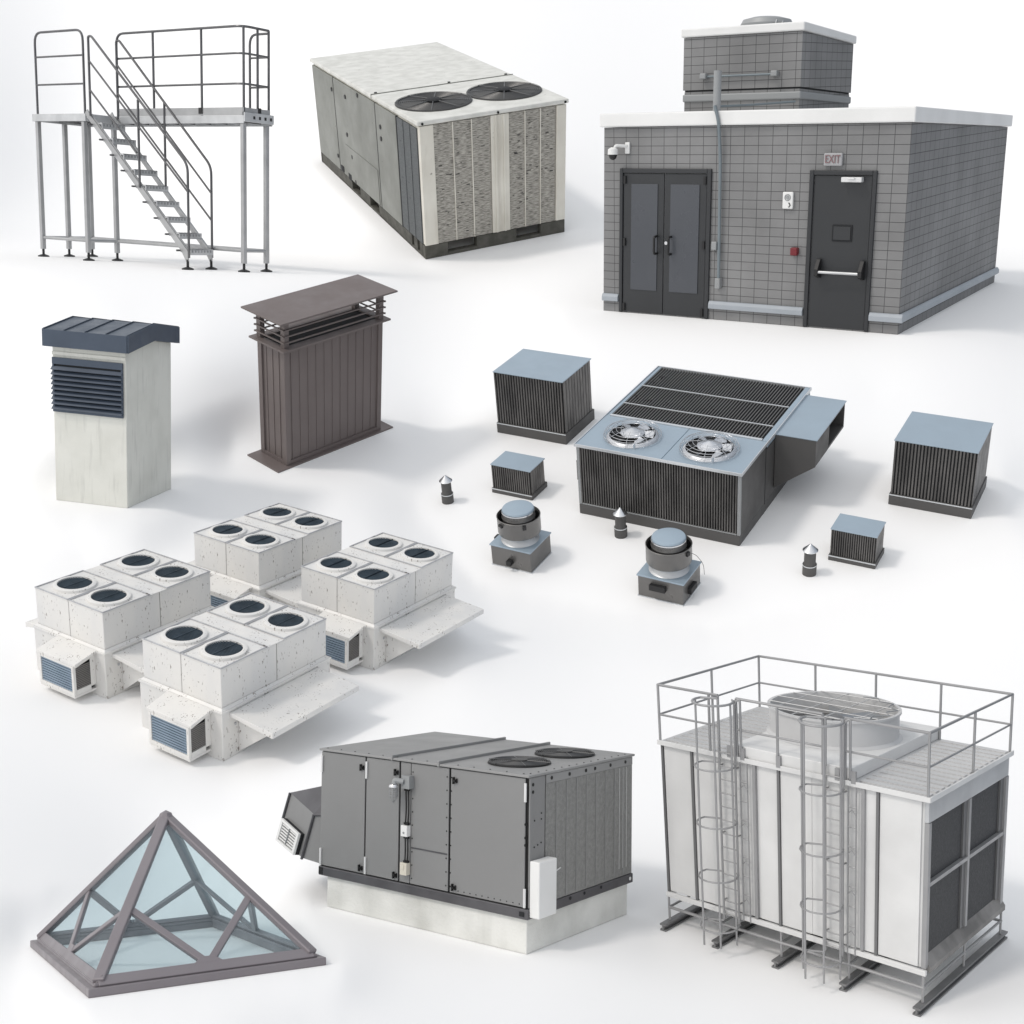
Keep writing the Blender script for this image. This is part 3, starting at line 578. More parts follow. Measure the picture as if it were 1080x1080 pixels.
for i in range(9):
    z = 1.203+i*.0625; k.prism([(-.062,z+.002),(-.056,z-.004),(-.012,z+.034),(-.018,z+.042)], 0, -.996, -.035)
k.build('louvre_blade', M['navy'], lv)
k = MB().box(-1,-.0,-.012,-.001,1.885,1.925); k.build('lintel_band', M['plaster'], t)

# ================================================================== 5 brown vent stack
t = thing('brown_vent_stack', 'brown grey ribbed metal vent stack with a flat overhanging cap and open rod grille', 'vent stack', 'bvent')
hy = .16; H = .985
MB().box(-.612,.612,-.193,.193,0,.012).build('base_flange', M['brown'], t, .002)
k = MB().box(-.485,.485,-hy+.015,hy-.015,.013,H)
for x0 in (-.5,.455):
    for y0 in (-hy,hy-.045): k.box(x0,x0+.045,y0,y0+.045,.013,H)
body = k.build('stack_body', M['brown'], t, .002)
k = MB()
for i in range(11):
    x = -.425+i*.082
    for s_ in (-1,1): k.box(x-.005,x+.005,s_*(hy-.013)-.0025,s_*(hy-.013)+.0025,.046,H-.031)
for i in range(3):
    y = -.075+i*.075
    for s_ in (-1,1): k.box(s_*.487-.0025,s_*.487+.0025,y-.005,y+.005,.046,H-.031)
k.box(-.455,.455,-hy+.001,-hy+.014,.014,.045); k.box(-.499,-.486,-.114,.114,.014,.045); k.box(-.455,.455,-hy+.001,-hy+.014,H-.03,H); k.box(-.499,-.486,-.114,.114,H-.03,H)
k.build('wall_rib', M['brown'], body)
k = MB()                                                            # open collar
k.box(-.545,.545,-.205,-.13,H+.001,H+.016); k.box(-.545,.545,.13,.205,H+.001,H+.016); k.box(-.545,-.47,-.13,.13,H+.001,H+.016); k.box(.47,.545,-.13,.13,H+.001,H+.016)
k.build('collar', M['brown'], t, .002)
MB().box(-.47,.47,-.13,.13,H+.001,H+.004).build('shaft_opening', M['void'], t)
for sx in (-1,1):
    for sy in (-1,1): MB().box(min(sx*.5,sx*.455),max(sx*.5,sx*.455),min(sy*.165,sy*.12),max(sy*.165,sy*.12),H+.017,1.205).build('corner_post', M['brown'], t, .002)
k = MB()
for i in range(3):
    z = H+.060+i*.050
    for s_ in (-1,1): k.box(-.515,.515,s_*.1705-.005,s_*.1705+.005,z-.005,z+.005); k.box(s_*.5055-.005,s_*.5055+.005,-.18,.18,z-.005,z+.005)
k.build('grille_rod', M['brown'], t)
k = MB().box(-.585,.585,-.235,.235,1.222,1.236); k.box(-.5,.5,-.165,.165,1.2055,1.2215); k.build('cap_plate', M['brown'], t, .003)
# ================================================================== 6 chipped white rooftop units
GZ = -.05
def rooftop_unit():
    t = thing('rooftop_air_handler', 'x', 'rooftop unit', 'rtus', (0,0,GZ), 'chipped white rooftop units with four round fans')
    L, H = 1.395, .85; o = .028; ZS = .42
    MB().box(-1-o,o,-o,L+o,GZ,ZS).build('lower_body', M['rtu'], t, .006)
    k = MB().box(-1-o-.010,o+.010,-o-.010,L+o+.010,ZS+.0005,ZS+.022)
    k.hexa([(-1-o,-o,ZS+.0225),(o,-o,ZS+.0225),(o,L+o,ZS+.0225),(-1-o,L+o,ZS+.0225),(-1.003,-.003,ZS+.044),(.003,-.003,ZS+.044),(.003,L+.003,ZS+.044),(-1.003,L+.003,ZS+.044)])
    k.build('step_ledge', M['rtu'], t, .003)
    up = MB()
    for x0, x1 in ((-1,-.503),(-.497,0)):
        for y0, y1 in ((0,.705),(.713,L)): up.box(x0,x1,y0,y1,ZS+.0445,H-.012)
    up.build('upper_body', M['rtu'], t, .006)
    MB().box(-.995,-.005,.005,L-.005,ZS+.044,H-.016).build('seam_backing', M['rtu_louvre2'], t)
    # roof: four fan trays, a centre strip, worn edge
    for x0, x1 in ((-1.004,-.504),(-.496,.004)):
        for y0, y1 in ((-.004,.588),(.800,L+.004)):
            tr = MB().box(x0,x1,y0,y1,H-.0115,H).build('fan_tray', M['rtu'], t, .005)
            e = MB()
            for a in ((x0,x0+.012,y0,y1),(x1-.012,x1,y0,y1)): e.box(*a,H+.0005,H+.011)
            for a in ((x0+.0125,x1-.0125,y0,y0+.012),(x0+.0125,x1-.0125,y1-.012,y1)): e.box(*a,H+.0005,H+.011)
            e.build('tray_rim', M['rtu_edge'], tr, .002)
            cx = (x0+x1)/2; cy = .285 if y0 < .3 else 1.10; r = .170
            MB().lathe([(r+.045,0),(r+.040,.022),(r+.018,.030),(r,.028),(r-.002,.001)], (cx,cy,H+.0005), 40, cap=False).build('fan_collar', M['rtu'], tr, smooth=True)
            gr = MB().disc((cx,cy,H+.001), r, 2, .003, 40).build('fan_grille', M['void'], tr)
            g = MB()
            for i in range(17):
                u = -r+.02+i*(2*r-.04)/16; h = math.sqrt(max(0,r*r-u*u))-.002; g.box(cx-h,cx+h,cy+u-.0035,cy+u+.0035,H+.012,H+.018)
            for a in (0,PI/2): g.box(cx-.004,cx+.004,cy-r+.003,cy+r-.003,H+.0185,H+.022)
            g.build('grille_bars', M['rtu_fan'], gr)
    st = MB().box(-1.004,.004,.5925,.690,H-.0115,H+.001); st.box(-1.004,.004,.694,.7965,H-.0115,H-.002); st.build('centre_strip', M['rtu'], t, .004)
    # intake hood on the front
    a, b, y = -.625, -.115, -o; yo = y-.26
    hood = MB().prism([(y-.001,.445),(yo,.385),(yo,.355),(y-.001,.415)], 0, a-.03, b+.03).build('hood_roof', M['rtu'], t, .004)
    k = MB(); z0, z1 = .045, .354
    k.box(a,b,yo-.005,yo+.025,z0-.005,z0+.03); k.box(a,b,yo,y-.001,z0-.03,z0-.006)
    for x in (a,b-.03): k.box(x,x+.03,yo-.003,yo+.027,z0+.0305,z1)
    k.box(a+.031,b-.031,yo,yo+.025,z1-.025,z1)
    for x in (a,b-.012):
        k.prism([(y-.001,z0+.03),(y-.001,.413),(y-.06,.400),(y-.06,z0+.03)], 0, x, x+.012); k.box(x,x+.012,yo+.0275,y-.061,z0-.005,z0+.05)
        k.prism([(yo+.0275,.33),(yo+.0275,.354),(y-.061,.399),(y-.061,.37)], 0, x, x+.012)
    k.build('hood_frame', M['rtu'], t, .003)
    MB().box(a+.03,b-.03,yo+.10,y-.002,z0,.345).build('hood_interior', M['void'], t)
    k = MB()
    for i in range(10):
        z = z0+.034+i*.0265; k.prism([(yo+.004,z),(yo+.03,z+.014),(yo+.032,z+.018),(yo+.004,z+.009)], 0, a+.031, b-.031)
    k.build('front_louvre', M['rtu_louvre'], t)
    MB().box(b-.028,b-.016,yo+.028,y-.062,z0+.051,.340).build('louvre_backing', M['void'], t)
    k = MB()
    for i in range(13):
        z = z0+.055+i*.0185; k.box(b-.0155,b-.006,yo+.029,y-.063,z,z+.009)
    k.build('side_louvre', M['rtu_louvre2'], t)
    # ledges and their wedge ducts on both flanks
    for s_, nm in ((1,'side'),(-1,'side')):
        X = (lambda v: o+v) if s_ > 0 else (lambda v: -1-o-v*.5)
        p = [(X(.001),.372),(X(.001),.408),(X(.52),.372),(X(.52),.318)]
        MB().prism(p, 1, .06, 1.24).build('side_ledge' if s_ > 0 else 'left_ledge', M['rtu'], t, .004)
        q0 = [(X(.001),.17,GZ+.02),(X(.001),.17,.369),(X(.42),.17,.335),(X(.42),.17,.30)]
        q1 = [(X(.001),1.16,.14),(X(.001),1.16,.369),(X(.42),1.16,.335),(X(.42),1.16,.30)]
        v = q0+q1; MB().add(v, [(0,1,2,3),(7,6,5,4),(0,4,5,1),(1,5,6,2),(2,6,7,3),(3,7,4,0)]).build('wedge_duct' if s_ > 0 else 'left_duct', M['rtu'], t, .003)
    k = MB()
    for y in (.12,.7,1.3): k.box(o+.001,o+.010,y,y+.02,.26,.285)
    k.build_each('latch', M['rtu_edge'], t)
    return t
u0 = rooftop_unit(); base = u0.matrix_world.copy()
for i, ((x, y), lb) in enumerate([((0,0),'white four-fan rooftop unit at the left end of its group, blue louvred hood in view'),
                     ((1.727,-.157),'white four-fan rooftop unit nearest of its group of four, big blue louvred hood in front'),
                     ((1.628,2.104),'white four-fan rooftop unit at the right end of its group, hood half hidden'),
                     ((.013,2.104),'white four-fan rooftop unit farthest back in its group, lower half partly hidden')]):
    r = u0 if i == 0 else copy_tree(u0)
    r.matrix_world = GR['rtus']['M'] @ Matrix.Translation((x,y,GZ)); r['label'] = lb
    if i in (1, 2):                                                 # these two carry no ledge on their far flank
        for ch in list(r.children):
            if ch.name.split('.')[0] in ('left_ledge','left_duct'): bpy.data.objects.remove(ch)

# ================================================================== 7 charcoal and blue plant cluster
H = .461
t = thing('condenser_unit', 'large charcoal finned condenser with two metal fans on top and blue grey side duct', 'condenser', 'cluster')
L = 1.193
MB().box(-1,0,0,L,0,.066).build('plinth', M['cl_body'], t, .004)
k = MB().box(-.985,-.004,.016,L-.004,.0665,H-.012).build('core', M['void'], t)
k = MB()
n = 62
for i in range(n): x = -.982+i*(.967/n); k.box(x, x+.0072, .001, .0155, .070, H-.016)
k.build('front_fins', M['cl_fin'], t)
k = MB()
for x in (-1,-.018): k.box(x,x+.018,0,.018,.0665,H-.013)
k.box(-.98,-.02,0,.012,.0665,.0745); k.build_each('corner_post', M['grey_box'], t, .002)
k = MB().box(-.003,0,.019,L,.0665,H-.013); k.box(-1,-.986,.019,L,.0665,H-.013); k.box(-.985,-.004,L-.003,L,.0665,H-.013); k.build_each('side_panel', M['cl_body'], t)
MB().box(.0005,.002,.40,.403,.06,H-.013).build('panel_seam', M['void'], t)
tp = MB().box(-1.004,-.469,-.004,.412,H-.012,H); tp.box(-.4665,.004,-.004,.412,H-.012,H); tp.build('fan_deck', M['cl_top'], t, .003)
k = MB().box(-1.004,.004,-.010,-.0045,H-.014,H+.004); k.box(-1.010,-1.0045,-.010,L+.004,H-.014,H+.004); k.box(.0045,.010,-.010,L+.004,H-.014,H+.004); k.box(-1.004,.004,L-.002,L+.004,H-.014,H+.004)
k.build_each('top_edge_trim', M['edge'], t, .001)
k = MB().box(-.98,-.03,.413,.430,H-.010,H+.006); k.box(-.98,-.03,.606,.613,H-.004,H+.003); k.box(-.98,-.03,.882,.889,H-.004,H+.003); k.build_each('cross_bar', M['edge'], t, .001)
MB().box(-1.003,.003,.4135,L-.003,H-.045,H-.040).build('fin_pan', M['void'], t)
k = MB().box(-1.003,-.982,.4135,L-.003,H-.039,H-.002); k.box(-.028,.003,.4135,L-.003,H-.039,H+.001); k.build_each('side_gutter', M['cl_top'], t, .002)
for y0, y1 in ((.431,.604),(.615,.880),(.891,L-.004)):
    k = MB(); n = 50
    for i in range(n): x = -.978+i*(.948/n); k.box(x, x+.0050, y0, y1, H-.034, H-.002)
    k.build('top_fins', M['cl_drum'], t)
for cx in (-.735,-.262):
    cy, r = .205, .155
    fn = MB().lathe([(r,0),(r-.006,.010),(r-.020,.016),(r-.022,.004)], (cx,cy,H+.0005), 48, cap=False).build('fan_collar', M['polished'], t, smooth=True)
    MB().disc((cx,cy,H+.0008), r-.02, 2, .001, 40).build('fan_well', M['void'], fn)
    bl = MB()
    for i in range(6):
        a = i*2*PI/6+.25; ro = [(q*math.cos(a+s_), q*math.sin(a+s_), z) for q, s_, z in ((.045,-.3,.010),(.128,-.24,.008),(.130,.20,.030),(.045,.35,.026))]
        bl.hexa([(cx+p[0],cy+p[1],H+p[2]) for p in ro]+[(cx+p[0],cy+p[1],H+p[2]+.002) for p in ro])
    bl.build('fan_blade', M['polished'], fn)
    MB().lathe([(.072,.024),(.070,.028),(.04,.040),(.014,.050),(.0,.053)], (cx,cy,H), 48).build('fan_hub', M['polished'], fn, smooth=True)
    w = MB()
    for q, z in [(r+.012,.008),(r+.012,.022),(r+.004,.036),(r-.012,.044),(r-.036,.049),(r-.062,.052),(r-.09,.054)]:
        w.tube([(cx+q*math.cos(2*PI*j/48), cy+q*math.sin(2*PI*j/48), H+z) for j in range(48)], .0015, 5, closed=True)
    for i in range(8):
        a = i*PI/4+.2; ca, sa = math.cos(a), math.sin(a)
        w.tube([(cx+(r+.011)*ca,cy+(r+.011)*sa,H+.001),(cx+(r+.011)*ca,cy+(r+.011)*sa,H+.022),(cx+(r-.012)*ca,cy+(r-.012)*sa,H+.041),(cx+.05*ca,cy+.05*sa,H+.054)], .0014, 5)
    w.build('wire_guard', M['guard_wire'], fn, smooth=True)
    MB().lathe([(.008,0),(.008,.035)], (cx+.075,cy-r+.012,H), 12).build('sensor_post', M['chrome'], fn)
# discharge duct on the right flank
y0, y1 = .547, 1.11
pr = [(.003,.444),(.243,.444),(.243,.275),(.003,.095)]
k = MB().prism(pr, 1, y0, .80); k.prism([(.003,.444),(.243,.444),(.243,.425),(.003,.425)], 1, .8005, y1); k.prism([(.003,.29),(.243,.29),(.243,.275),(.003,.095)], 1, .8005, y1); k.box(.003,.243,y1-.012,y1-.0002,.2905,.4245)
k.box(.003,.02,.8005,y1-.0125,.2905,.4245)
du = k.build('discharge_duct', M['cl_body'], t, .002)
MB().box(.003,.250,y0-.004,y1+.004,.4445,.450).build('duct_top', M['cl_top'], du, .001)
MB().box(.021,.10,.801,y1-.013,.291,.424).build('duct_interior', M['void'], du)
MB().box(-1.026,-1.004,.04,.12,.20,.33).build('side_box', M['cl_body'], t, .003)
# finned cubes
def cube(label, ox, oy, w, l, h, n, grp):
    t = thing('finned_unit', label, 'finned unit', 'cluster', (ox,oy,0), grp)
    zb = h*.17; q = .006
    MB().box(ox-w-q,ox+q,oy-q,oy+l+q,0,zb).build('plinth', M['cl_body'], t, .003)
    MB().box(ox-w+.008,ox-.008,oy+.008,oy+l-.008,zb+.0005,h-.006).build('core', M['void'], t)
    MB().box(ox-w-q,ox+q,oy-q-.0012,oy-q-.0002,zb-.008,zb-.001).build('plinth_edge', M['edge'], t)
    k = MB()
    for i in range(n):
        x = ox-w+.002+i*((w-.004)/n); k.box(x, x+(w/n)*.5, oy, oy+.0075, zb+.001, h-.0065); k.box(x, x+(w/n)*.5, oy+l-.0075, oy+l, zb+.001, h-.0065)
    m = int(n*l/w*.5)
    for i in range(m):
        y = oy+.010+i*((l-.02)/m); k.box(ox-.0045,ox,y,y+(l/m)*.8,zb+.001,h-.0065); k.box(ox-w,ox-w+.0045,y,y+(l/m)*.8,zb+.001,h-.0065)
    k.build('fins', M['cl_fin'], t)
    MB().box(ox-w-.003,ox+.003,oy-.003,oy+l+.003,h-.006,h).build('top_sheet', M['cl_top'], t, .0015)
    return t
g4 = 'charcoal finned units with blue grey tops'
cube('large finned cube with blue grey top, back left of the big condenser', -1.496,.782,.517,.414,.448,26,g4)
cube('small finned box with blue grey top, between the large left cube and the exhaust fan', -1.343,.033,.274,.186,.198,18,g4)
cube('large finned cube with blue grey top, standing far right of the big condenser', 1.078,.770,.452,.398,.417,24,g4)
cube('small finned box with blue grey top, in front of the large right cube', .734,.055,.2435,.172,.197,20,g4)
for o_ in list(bpy.data.objects):
    n_ = o_.name.split('.')[0]
    if n_ == 'left_ledge': o_.name = 'side_ledge'
    elif n_ == 'left_duct': o_.name = 'wedge_duct'
# capped pipes
def pipe(label, x, y):
    t = thing('capped_vent_pipe', label, 'vent pipe', 'cluster', (x,y,0), 'short black vent pipes with silver cone caps')
    MB().lathe([(.037,0),(.037,.058),(.034,.062),(.031,.066),(.031,.150)], (x,y,0), 28).build('pipe', M['cl_body'], t, smooth=True)
    MB().lathe([(.0375,.0),(.0385,.003),(.0375,.006)], (x,y,.055), 28, cap=False).build('band', M['edge'], t, smooth=True)
    MB().lathe([(.030,.146),(.041,.146),(.041,.149),(.0,.188)], (x,y,0), 28).build('cone_cap', M['polished'], t)
    return t
pipe('short dark vent pipe with silver cone cap, standing alone left of the small finned box', -1.818,-.213+.035)
pipe('short dark vent pipe with silver cone cap, right in front of the big finned condenser', -.662,-.179+.035)
pipe('short dark vent pipe with silver cone cap, left of the small right finned box', .435,-.155+.035)
# upblast exhaust fans
def exfan(label, x, y, w, l, mode):
    t = thing('upblast_exhaust_fan', label, 'exhaust fan', 'cluster', (x,y,0), 'round upblast exhaust fans on square bases')
    t.matrix_world = t.matrix_world @ Matrix.Diagonal((1,1,1.08,1)); h = .118; cx, cy = x-w/2, y+l/2
    MB().box(x-w,x,y,y+l,.006,h).build('square_base', M['cl_drum'], t, .003)
    MB().box(x-w-.004,x+.004,y-.004,y+l+.004,0,.0055).build('base_flange', M['edge'], t, .001)
    MB().box(x-w-.006,x+.006,y-.006,y+l+.006,h+.0003,h+.008).build('base_lid', M['cl_top'], t, .002)
    MB().lathe([(.108,.0085),(.098,.016),(.088,.030),(.090,.044),(.104,.056)], (cx,cy,h), 40).build('neck', M['steel_light'], t, smooth=True)
    dr = MB().lathe([(.100,.166),(.118,.172),(.121,.180),(.121,.262),(.123,.266),(.119,.268),(.116,.262),(.116,.20),(.0,.20)], (cx,cy,0), 48, cap=False).build('drum', M['cl_drum'], t, smooth=True)
    MB().lathe([(.115,.2005),(.115,.255)], (cx,cy,0), 48, cap=False).build('drum_lining', M['void'], dr)
    MB().lathe([(.075,.21),(.092,.25),(.094,.262),(.088,.272),(.087,.290)], (cx,cy,0), 44).build('cap_body', M['cl_drum'], t, smooth=True)
    MB().lathe([(.089,.2905),(.0905,.300),(.086,.307),(.075,.310),(.0,.312)], (cx,cy,0), 44).build('domed_cap', M['cl_top'], t, smooth=True)
    MB().lathe([(.0885,0),(.0925,.004),(.0915,.010)], (cx,cy,.286), 44, cap=False).build('cap_band', M['polished'], t, smooth=True)
    k = MB()
    def clamp(a, sx, sz): 
        ca, sa = math.cos(a), math.sin(a); p = [(cx+ca*r_-sa*s_, cy+sa*r_+ca*s_) for r_, s_ in ((.117,-sx),(.130,-sx),(.130,sx),(.117,sx))]
        k.prism(p, 2, .236, .236+sz)
    if mode == 0:
        clamp(-PI/2-.42,.016,.013); clamp(-PI/2+.42+.35,.010,.022)
        k.box(x-w/2-.015,x-w/2+.015,y-.034,y-.0005,.035,.062); k.box(x-w-.045,x-w-.001,y+.11,y+.15,.06,.10)
    else:
        clamp(-.25,.012,.022); k.box(x-w/2-.055,x-w/2+.035,y-.026,y-.0005,.062,.092); k.box(x+.0005,x+.022,y+.06,y+.14,.035,.07)
    k.build_each('motor_box', M['black'], t, .002)
    if mode: MB().tube([(cx+.12,cy-.02,.25),(cx+.15,cy+.0,.235),(cx+.185,cy+.02,.18),(cx+.19,cy+.02,.12)], .0014, 5, round_=.03).build('cable', M['wire'], t)
    return t
exfan('round exhaust fan on square base, left of the two, below the small finned box', -.945,-.700,.25,.235,0)
exfan('round exhaust fan on square base with a loose cable, in front of the big condenser', -.060,-.668,.255,.235,1)

# ================================================================== 8 grey packaged unit on a concrete curb
cz = .1205
t = thing('concrete_curb', 'stained pale cast concrete curb carrying the grey packaged unit', 'curb', 'grey')
k = MB()
a, b, c, d = -.972, -.012, .012, .660
for q in ((a,b,c,c+.05),(a,b,d-.05,d),(a,a+.05,c+.0505,d-.0505),(b-.05,b,c+.0505,d-.0505)): k.box(*q,0,cz-.001)
k = MB().box(a,b,c,d,0,cz-.001).build('curb_wall', M['concrete'], t, .004)
t = thing('packaged_rooftop_unit', 'mid grey packaged rooftop unit with hinged doors and slanted intake hood, on a concrete curb', 'rooftop unit', 'grey', (0,0,cz))
L, z0, H = .671, .158, .603
k = MB().box(-1.003,.004,-.006,L+.004,cz+.0005,z0-.002).build('base_rail', M['rail_metal'], t, .003)
kk = MB()
for x in (-.999,): kk.box(x,x+.02,-.0085,-.0065,cz+.006,z0-.006)
kk.box(-.03,-.010,-.0085,-.0065,cz+.010,z0-.012)
for y in (.14,.25,.34,.45): kk.disc((.0045,y,(cz+z0)/2+.006),.006,0,.0012,12)
kk.box(.0045,.0058,.015,.05,cz+.012,z0-.012)
kk.build('lifting_hole', M['void'], k)
MB().disc((.0046,L-.02,(cz+z0)/2),.007,0,.0012,12).build('lifting_eye', M['white'], k)
MB().box(-.998,-.004,.004,L-.004,z0-.0015,H-.005).build('frame', M['bolt'], t)
def door(x0, x1, hinge, handle, name='door', zs=(z0,H-.008)):
    d_ = MB().box(x0,x1,-.003,.0035,zs[0]+.002,zs[1]).build(name, M['grey_sheet'], t, .002)
    if hinge is not None:
        k = MB()
        for z in (z0+.035, H-.055): k.box(hinge-.004,hinge+.004,-.010,-.0035,z-.032,z+.032)
        k.build('hinge', M['hinge'], d_, .001)
    if handle is not None:
        for z in (z0+.022, H-.048): 
            k = MB().box(handle-.008,handle-.003,-.012,-.0035,z-.012,z+.012).box(handle-.0028,handle+.006,-.014,-.0035,z-.004,z+.004).box(handle+.0062,handle+.010,-.010,-.0035,z-.008,z+.008)
            k.build_each('latch', M['bolt'], d_)
    return d_
door(-.998,-.765,-.992,-.779); door(-.758,-.592,-.754,-.604)
door(-.584,-.535,None,None,'service_strip'); p = door(-.532,-.352,None,None,'service_panel')
MB().box(-.528,-.356,-.0045,-.0032,.288,.293).build('panel_fold', M['rail_metal'], p)
door(-.343,-.013,-.009,-.322)
k = MB()
for x in (-.523,-.360,-.340):
    for i in range(9): k.disc((x,-.0032,.18+i*.048),.0028,1,.001,8)
for i in range(12): k.disc((-.33+i*.027,-.0032,.170),.0022,1,.001,8)
k.build('screws', M['bolt'], t)
# right end: post, coil guard, black fixing holes
MB().box(-.0035,.003,.0045,.092,z0,H-.006).build('end_post', M['grey_sheet'], t, .002)
cg = MB().box(-.003,.002,.098,L-.004,z0,H-.036).build('coil_guard', M['grey_coil'], t, .001)
k = MB()
for i in range(1,9):
    y = .098+i*(L-.10)/9; k.box(.0022,.0040,y-.0018,y+.0018,z0+.004,H-.04)
k.build('guard_seam', M['grey_top'], cg)
k = MB()
for y in (.575,.60,.625): k.box(.0024,.0030,y,y+.002,z0+.03,H-.04)
k.build('guard_glint', M['hinge'], cg)
k = MB().box(-.003,.0035,.098,L-.004,H-.0355,H-.006); tb = k.build('top_band', M['grey_top'], t, .001)
k = MB()
for y in (.13,.24,.345,.405,.51,.615): k.disc((.0037,y,H-.020),.0065,0,.0012,14)
for y, z in ((.02,H-.03),(.02,H-.055),(.03,.45),(.07,.47),(.07,.45),(.03,.36),(.05,.365),(.07,.37)): k.disc((.0034,y,z),.003 if z < .5 else .006,0,.0012,10)
k.build('fixing_holes', M['bolt'], tb)
k = MB()
for y in (.0,): 
    for z in (.44,.395,.37): k.disc((-.0095,-.0034,z),.005,1,.0012,10)
k.build('fixing_holes', M['bolt'], t)
# roof in three sheets with raised seams
for x0, x1, zz in ((-1.006,-.628,0),(-.618,-.402,.0),(-.392,.007,0)):
    rf = MB().box(x0,x1,-.010,L+.008,H-.0045,H+.004).build('roof_sheet', M['grey_top'], t, .002)
for x in (-.623,-.397): MB().box(x-.0045,x+.0045,-.013,L+.011,H-.006,H+.014).build('roof_seam', M['grey_top'], t, .002)
for cx, cy in ((-.19,.20),(-.19,.49)):
    r = .112
    fr = MB().lathe([(r+.004,0),(r+.003,.005),(r-.006,.007),(r-.008,.001)], (cx,cy,H+.0045), 44, cap=False).build('fan_ring', M['bolt'], t, smooth=True)
    MB().disc((cx,cy,H+.0046), r-.003, 2, .001, 40).build('fan_well', M['mesh_dark'], fr)
    w = MB()
    for q in [r*(.25+.75*i/11) for i in range(12)]: w.tube([(cx+q*math.cos(2*PI*j/36), cy+q*math.sin(2*PI*j/36), H+.013) for j in range(36)], .0008, 4, closed=True)
    for i in range(6):
        a = i*PI/3+.3; w.tube([(cx,cy,H+.016),(cx+(r+.006)*math.cos(a), cy+(r+.006)*math.sin(a), H+.012)], .0018, 5)
    w.build('fan_guard', M['wire'], fr, smooth=True)
    MB().lathe([(.03,.012),(.03,.018)], (cx,cy,H), 20).build('fan_hub', M['mesh_dark'], fr)
k = MB()
for i in range(14): k.disc((-.98+i*.073,.012,H+.0042),.003,2,.0015,8); k.disc((-.015,.03+i*.047,H+.0042),.003,2,.0015,8)
k.build('roof_screws', M['bolt'], t)
# bulkhead light, conduits, boxes
lm = MB().box(-.556,-.518,-.030,-.0035,.505,.552); lm.tube([(-.545,-.03,.53),(-.575,-.045,.535),(-.575,-.048,.52)], .010, 10, round_=.02); lm = lm.build('bulkhead_lamp', M['grey_box'], t, .003)
MB().lathe([(.018,.0),(.018,.006),(.015,.010)], (-.577,-.048,.510), 24).build('lamp_collar', M['chrome'], lm, smooth=True)
MB().lathe([(.0,-.052),(.008,-.050),(.013,-.040),(.014,-.0)], (-.577,-.048,.510), 20).build('lamp_glass', glass('lamp_glass', (.75,.75,.75), .45, (.5,.5,.5)), lm, smooth=True)
k = MB()
for i in range(6):
    a = i*PI/3; k.tube([(-.577+.016*math.cos(a),-.048+.016*math.sin(a),.51),(-.577+.016*math.cos(a),-.048+.016*math.sin(a),.472),(-.577,-.048,.452)], .0012, 5, round_=.01)
for z in (.497,.480): k.tube([(-.577+.016*math.cos(j*PI/8),-.048+.016*math.sin(j*PI/8),z) for j in range(16)], .0012, 5, closed=True)
k.build('lamp_cage', M['grey_box'], lm, smooth=True)
k = MB()
for x in (-.548,-.536): k.tube([(x,-.014,.505),(x+.004,-.014,.43),(x,-.014,.373)], .0028, 8, round_=.03); k.tube([(x,-.014,.33),(x+.004,-.016,.28),(x,-.014,.236)], .0028, 8, round_=.03)
for z in (.500,.377,.327,.240): k.box(-.552,-.531,-.019,-.009,z-.004,z+.004)
k.build('conduit', M['bolt'], t, smooth=True)
MB().box(-.560,-.530,-.026,-.0035,.331,.371).build('switch_box', M['white'], t, .002)
MB().disc((-.545,-.0262,.345),.004,1,.002,12).build('switch', M['grey_box'], t)
MB().box(-.562,-.530,-.026,-.0035,.192,.236).build('socket_box', M['beige'], t, .002)
MB().box(-.551,-.541,-.0285,-.0265,.212,.230).build('socket_cover', M['beige'], t, .001)
MB().box(.0038,.045,.004,.108,.128,.318).build('control_box', M['white'], t, .004)
k = MB().tube([(.0035,.112,.275),(.02,.13,.262),(.02,.165,.27)], .0022, 6, round_=.01).build('cable_tail', M['hinge'], t)
# slanted intake hood at the left end
X0 = -1.0045
TL, TR, BR, BL = map(Vector, ((-1.300,.12,.383),(-1.055,.02,.340),(-1.118,.02,.163),(-1.372,.12,.188)))
WT, WB, BT, BB = map(Vector, ((X0,.02,.346),(X0,.02,.155),(X0,.10,.458),(X0,.13,.19)))
bk = Vector((0,.22,-.03)); TLb, BLb, BTb, BBb = TL+bk, BL+bk, BT+bk*1.2, BB+bk
k = MB().add([TL,TR,BR,BL,WT,WB,BT,BB,TLb,BLb,BTb,BBb], [(0,3,2,1),(1,2,5,4),(0,1,4,6),(3,9,11,5,2),(0,6,10,8),(0,8,9,3),(8,10,11,9),(4,5,11,10,6)])
hd = k.build('intake_hood', M['grey_sheet'], t)
nf = (TR-TL).cross(BL-TL).normalized(); nf = nf if nf.y < 0 else -nf
cv = (TR-TL).cross(BT-TL).normalized(); cv = cv if cv.z > 0 else -cv
def slab(pts, nrm, a, b): 
    p = [Vector(q)+nrm*a for q in pts]; q = [Vector(v)+nrm*b for v in pts]; return MB().add(p+q, [(0,1,2,3),(7,6,5,4),(0,4,5,1),(1,5,6,2),(2,6,7,3),(3,7,4,0)])
slab([TL,TR,WT,BT], cv, .0005, .004).build('hood_cover', M['rail_metal'], hd)
def fp(u, v): return TL.lerp(TR,u).lerp(BL.lerp(BR,u), v)
k = MB()
for a, b in ((TL,BL),(TR,BR)): k.tube([a+nf*.004, b+nf*.004+(b-a)*.02], .006, 6)
k.tube([TR+nf*.003, WT+nf*.003], .006, 6); k.build('hood_edge', M['rail_metal'], hd)
q = [fp(.12,.50), fp(.85,.52), fp(.85,1.0), fp(.12,.98)]
lf = slab(q, nf, .001, .016).build('louvre_box', M['void'], hd)
def fb(u, v): return q[0].lerp(q[1],u).lerp(q[3].lerp(q[2],u), v)
k = MB()
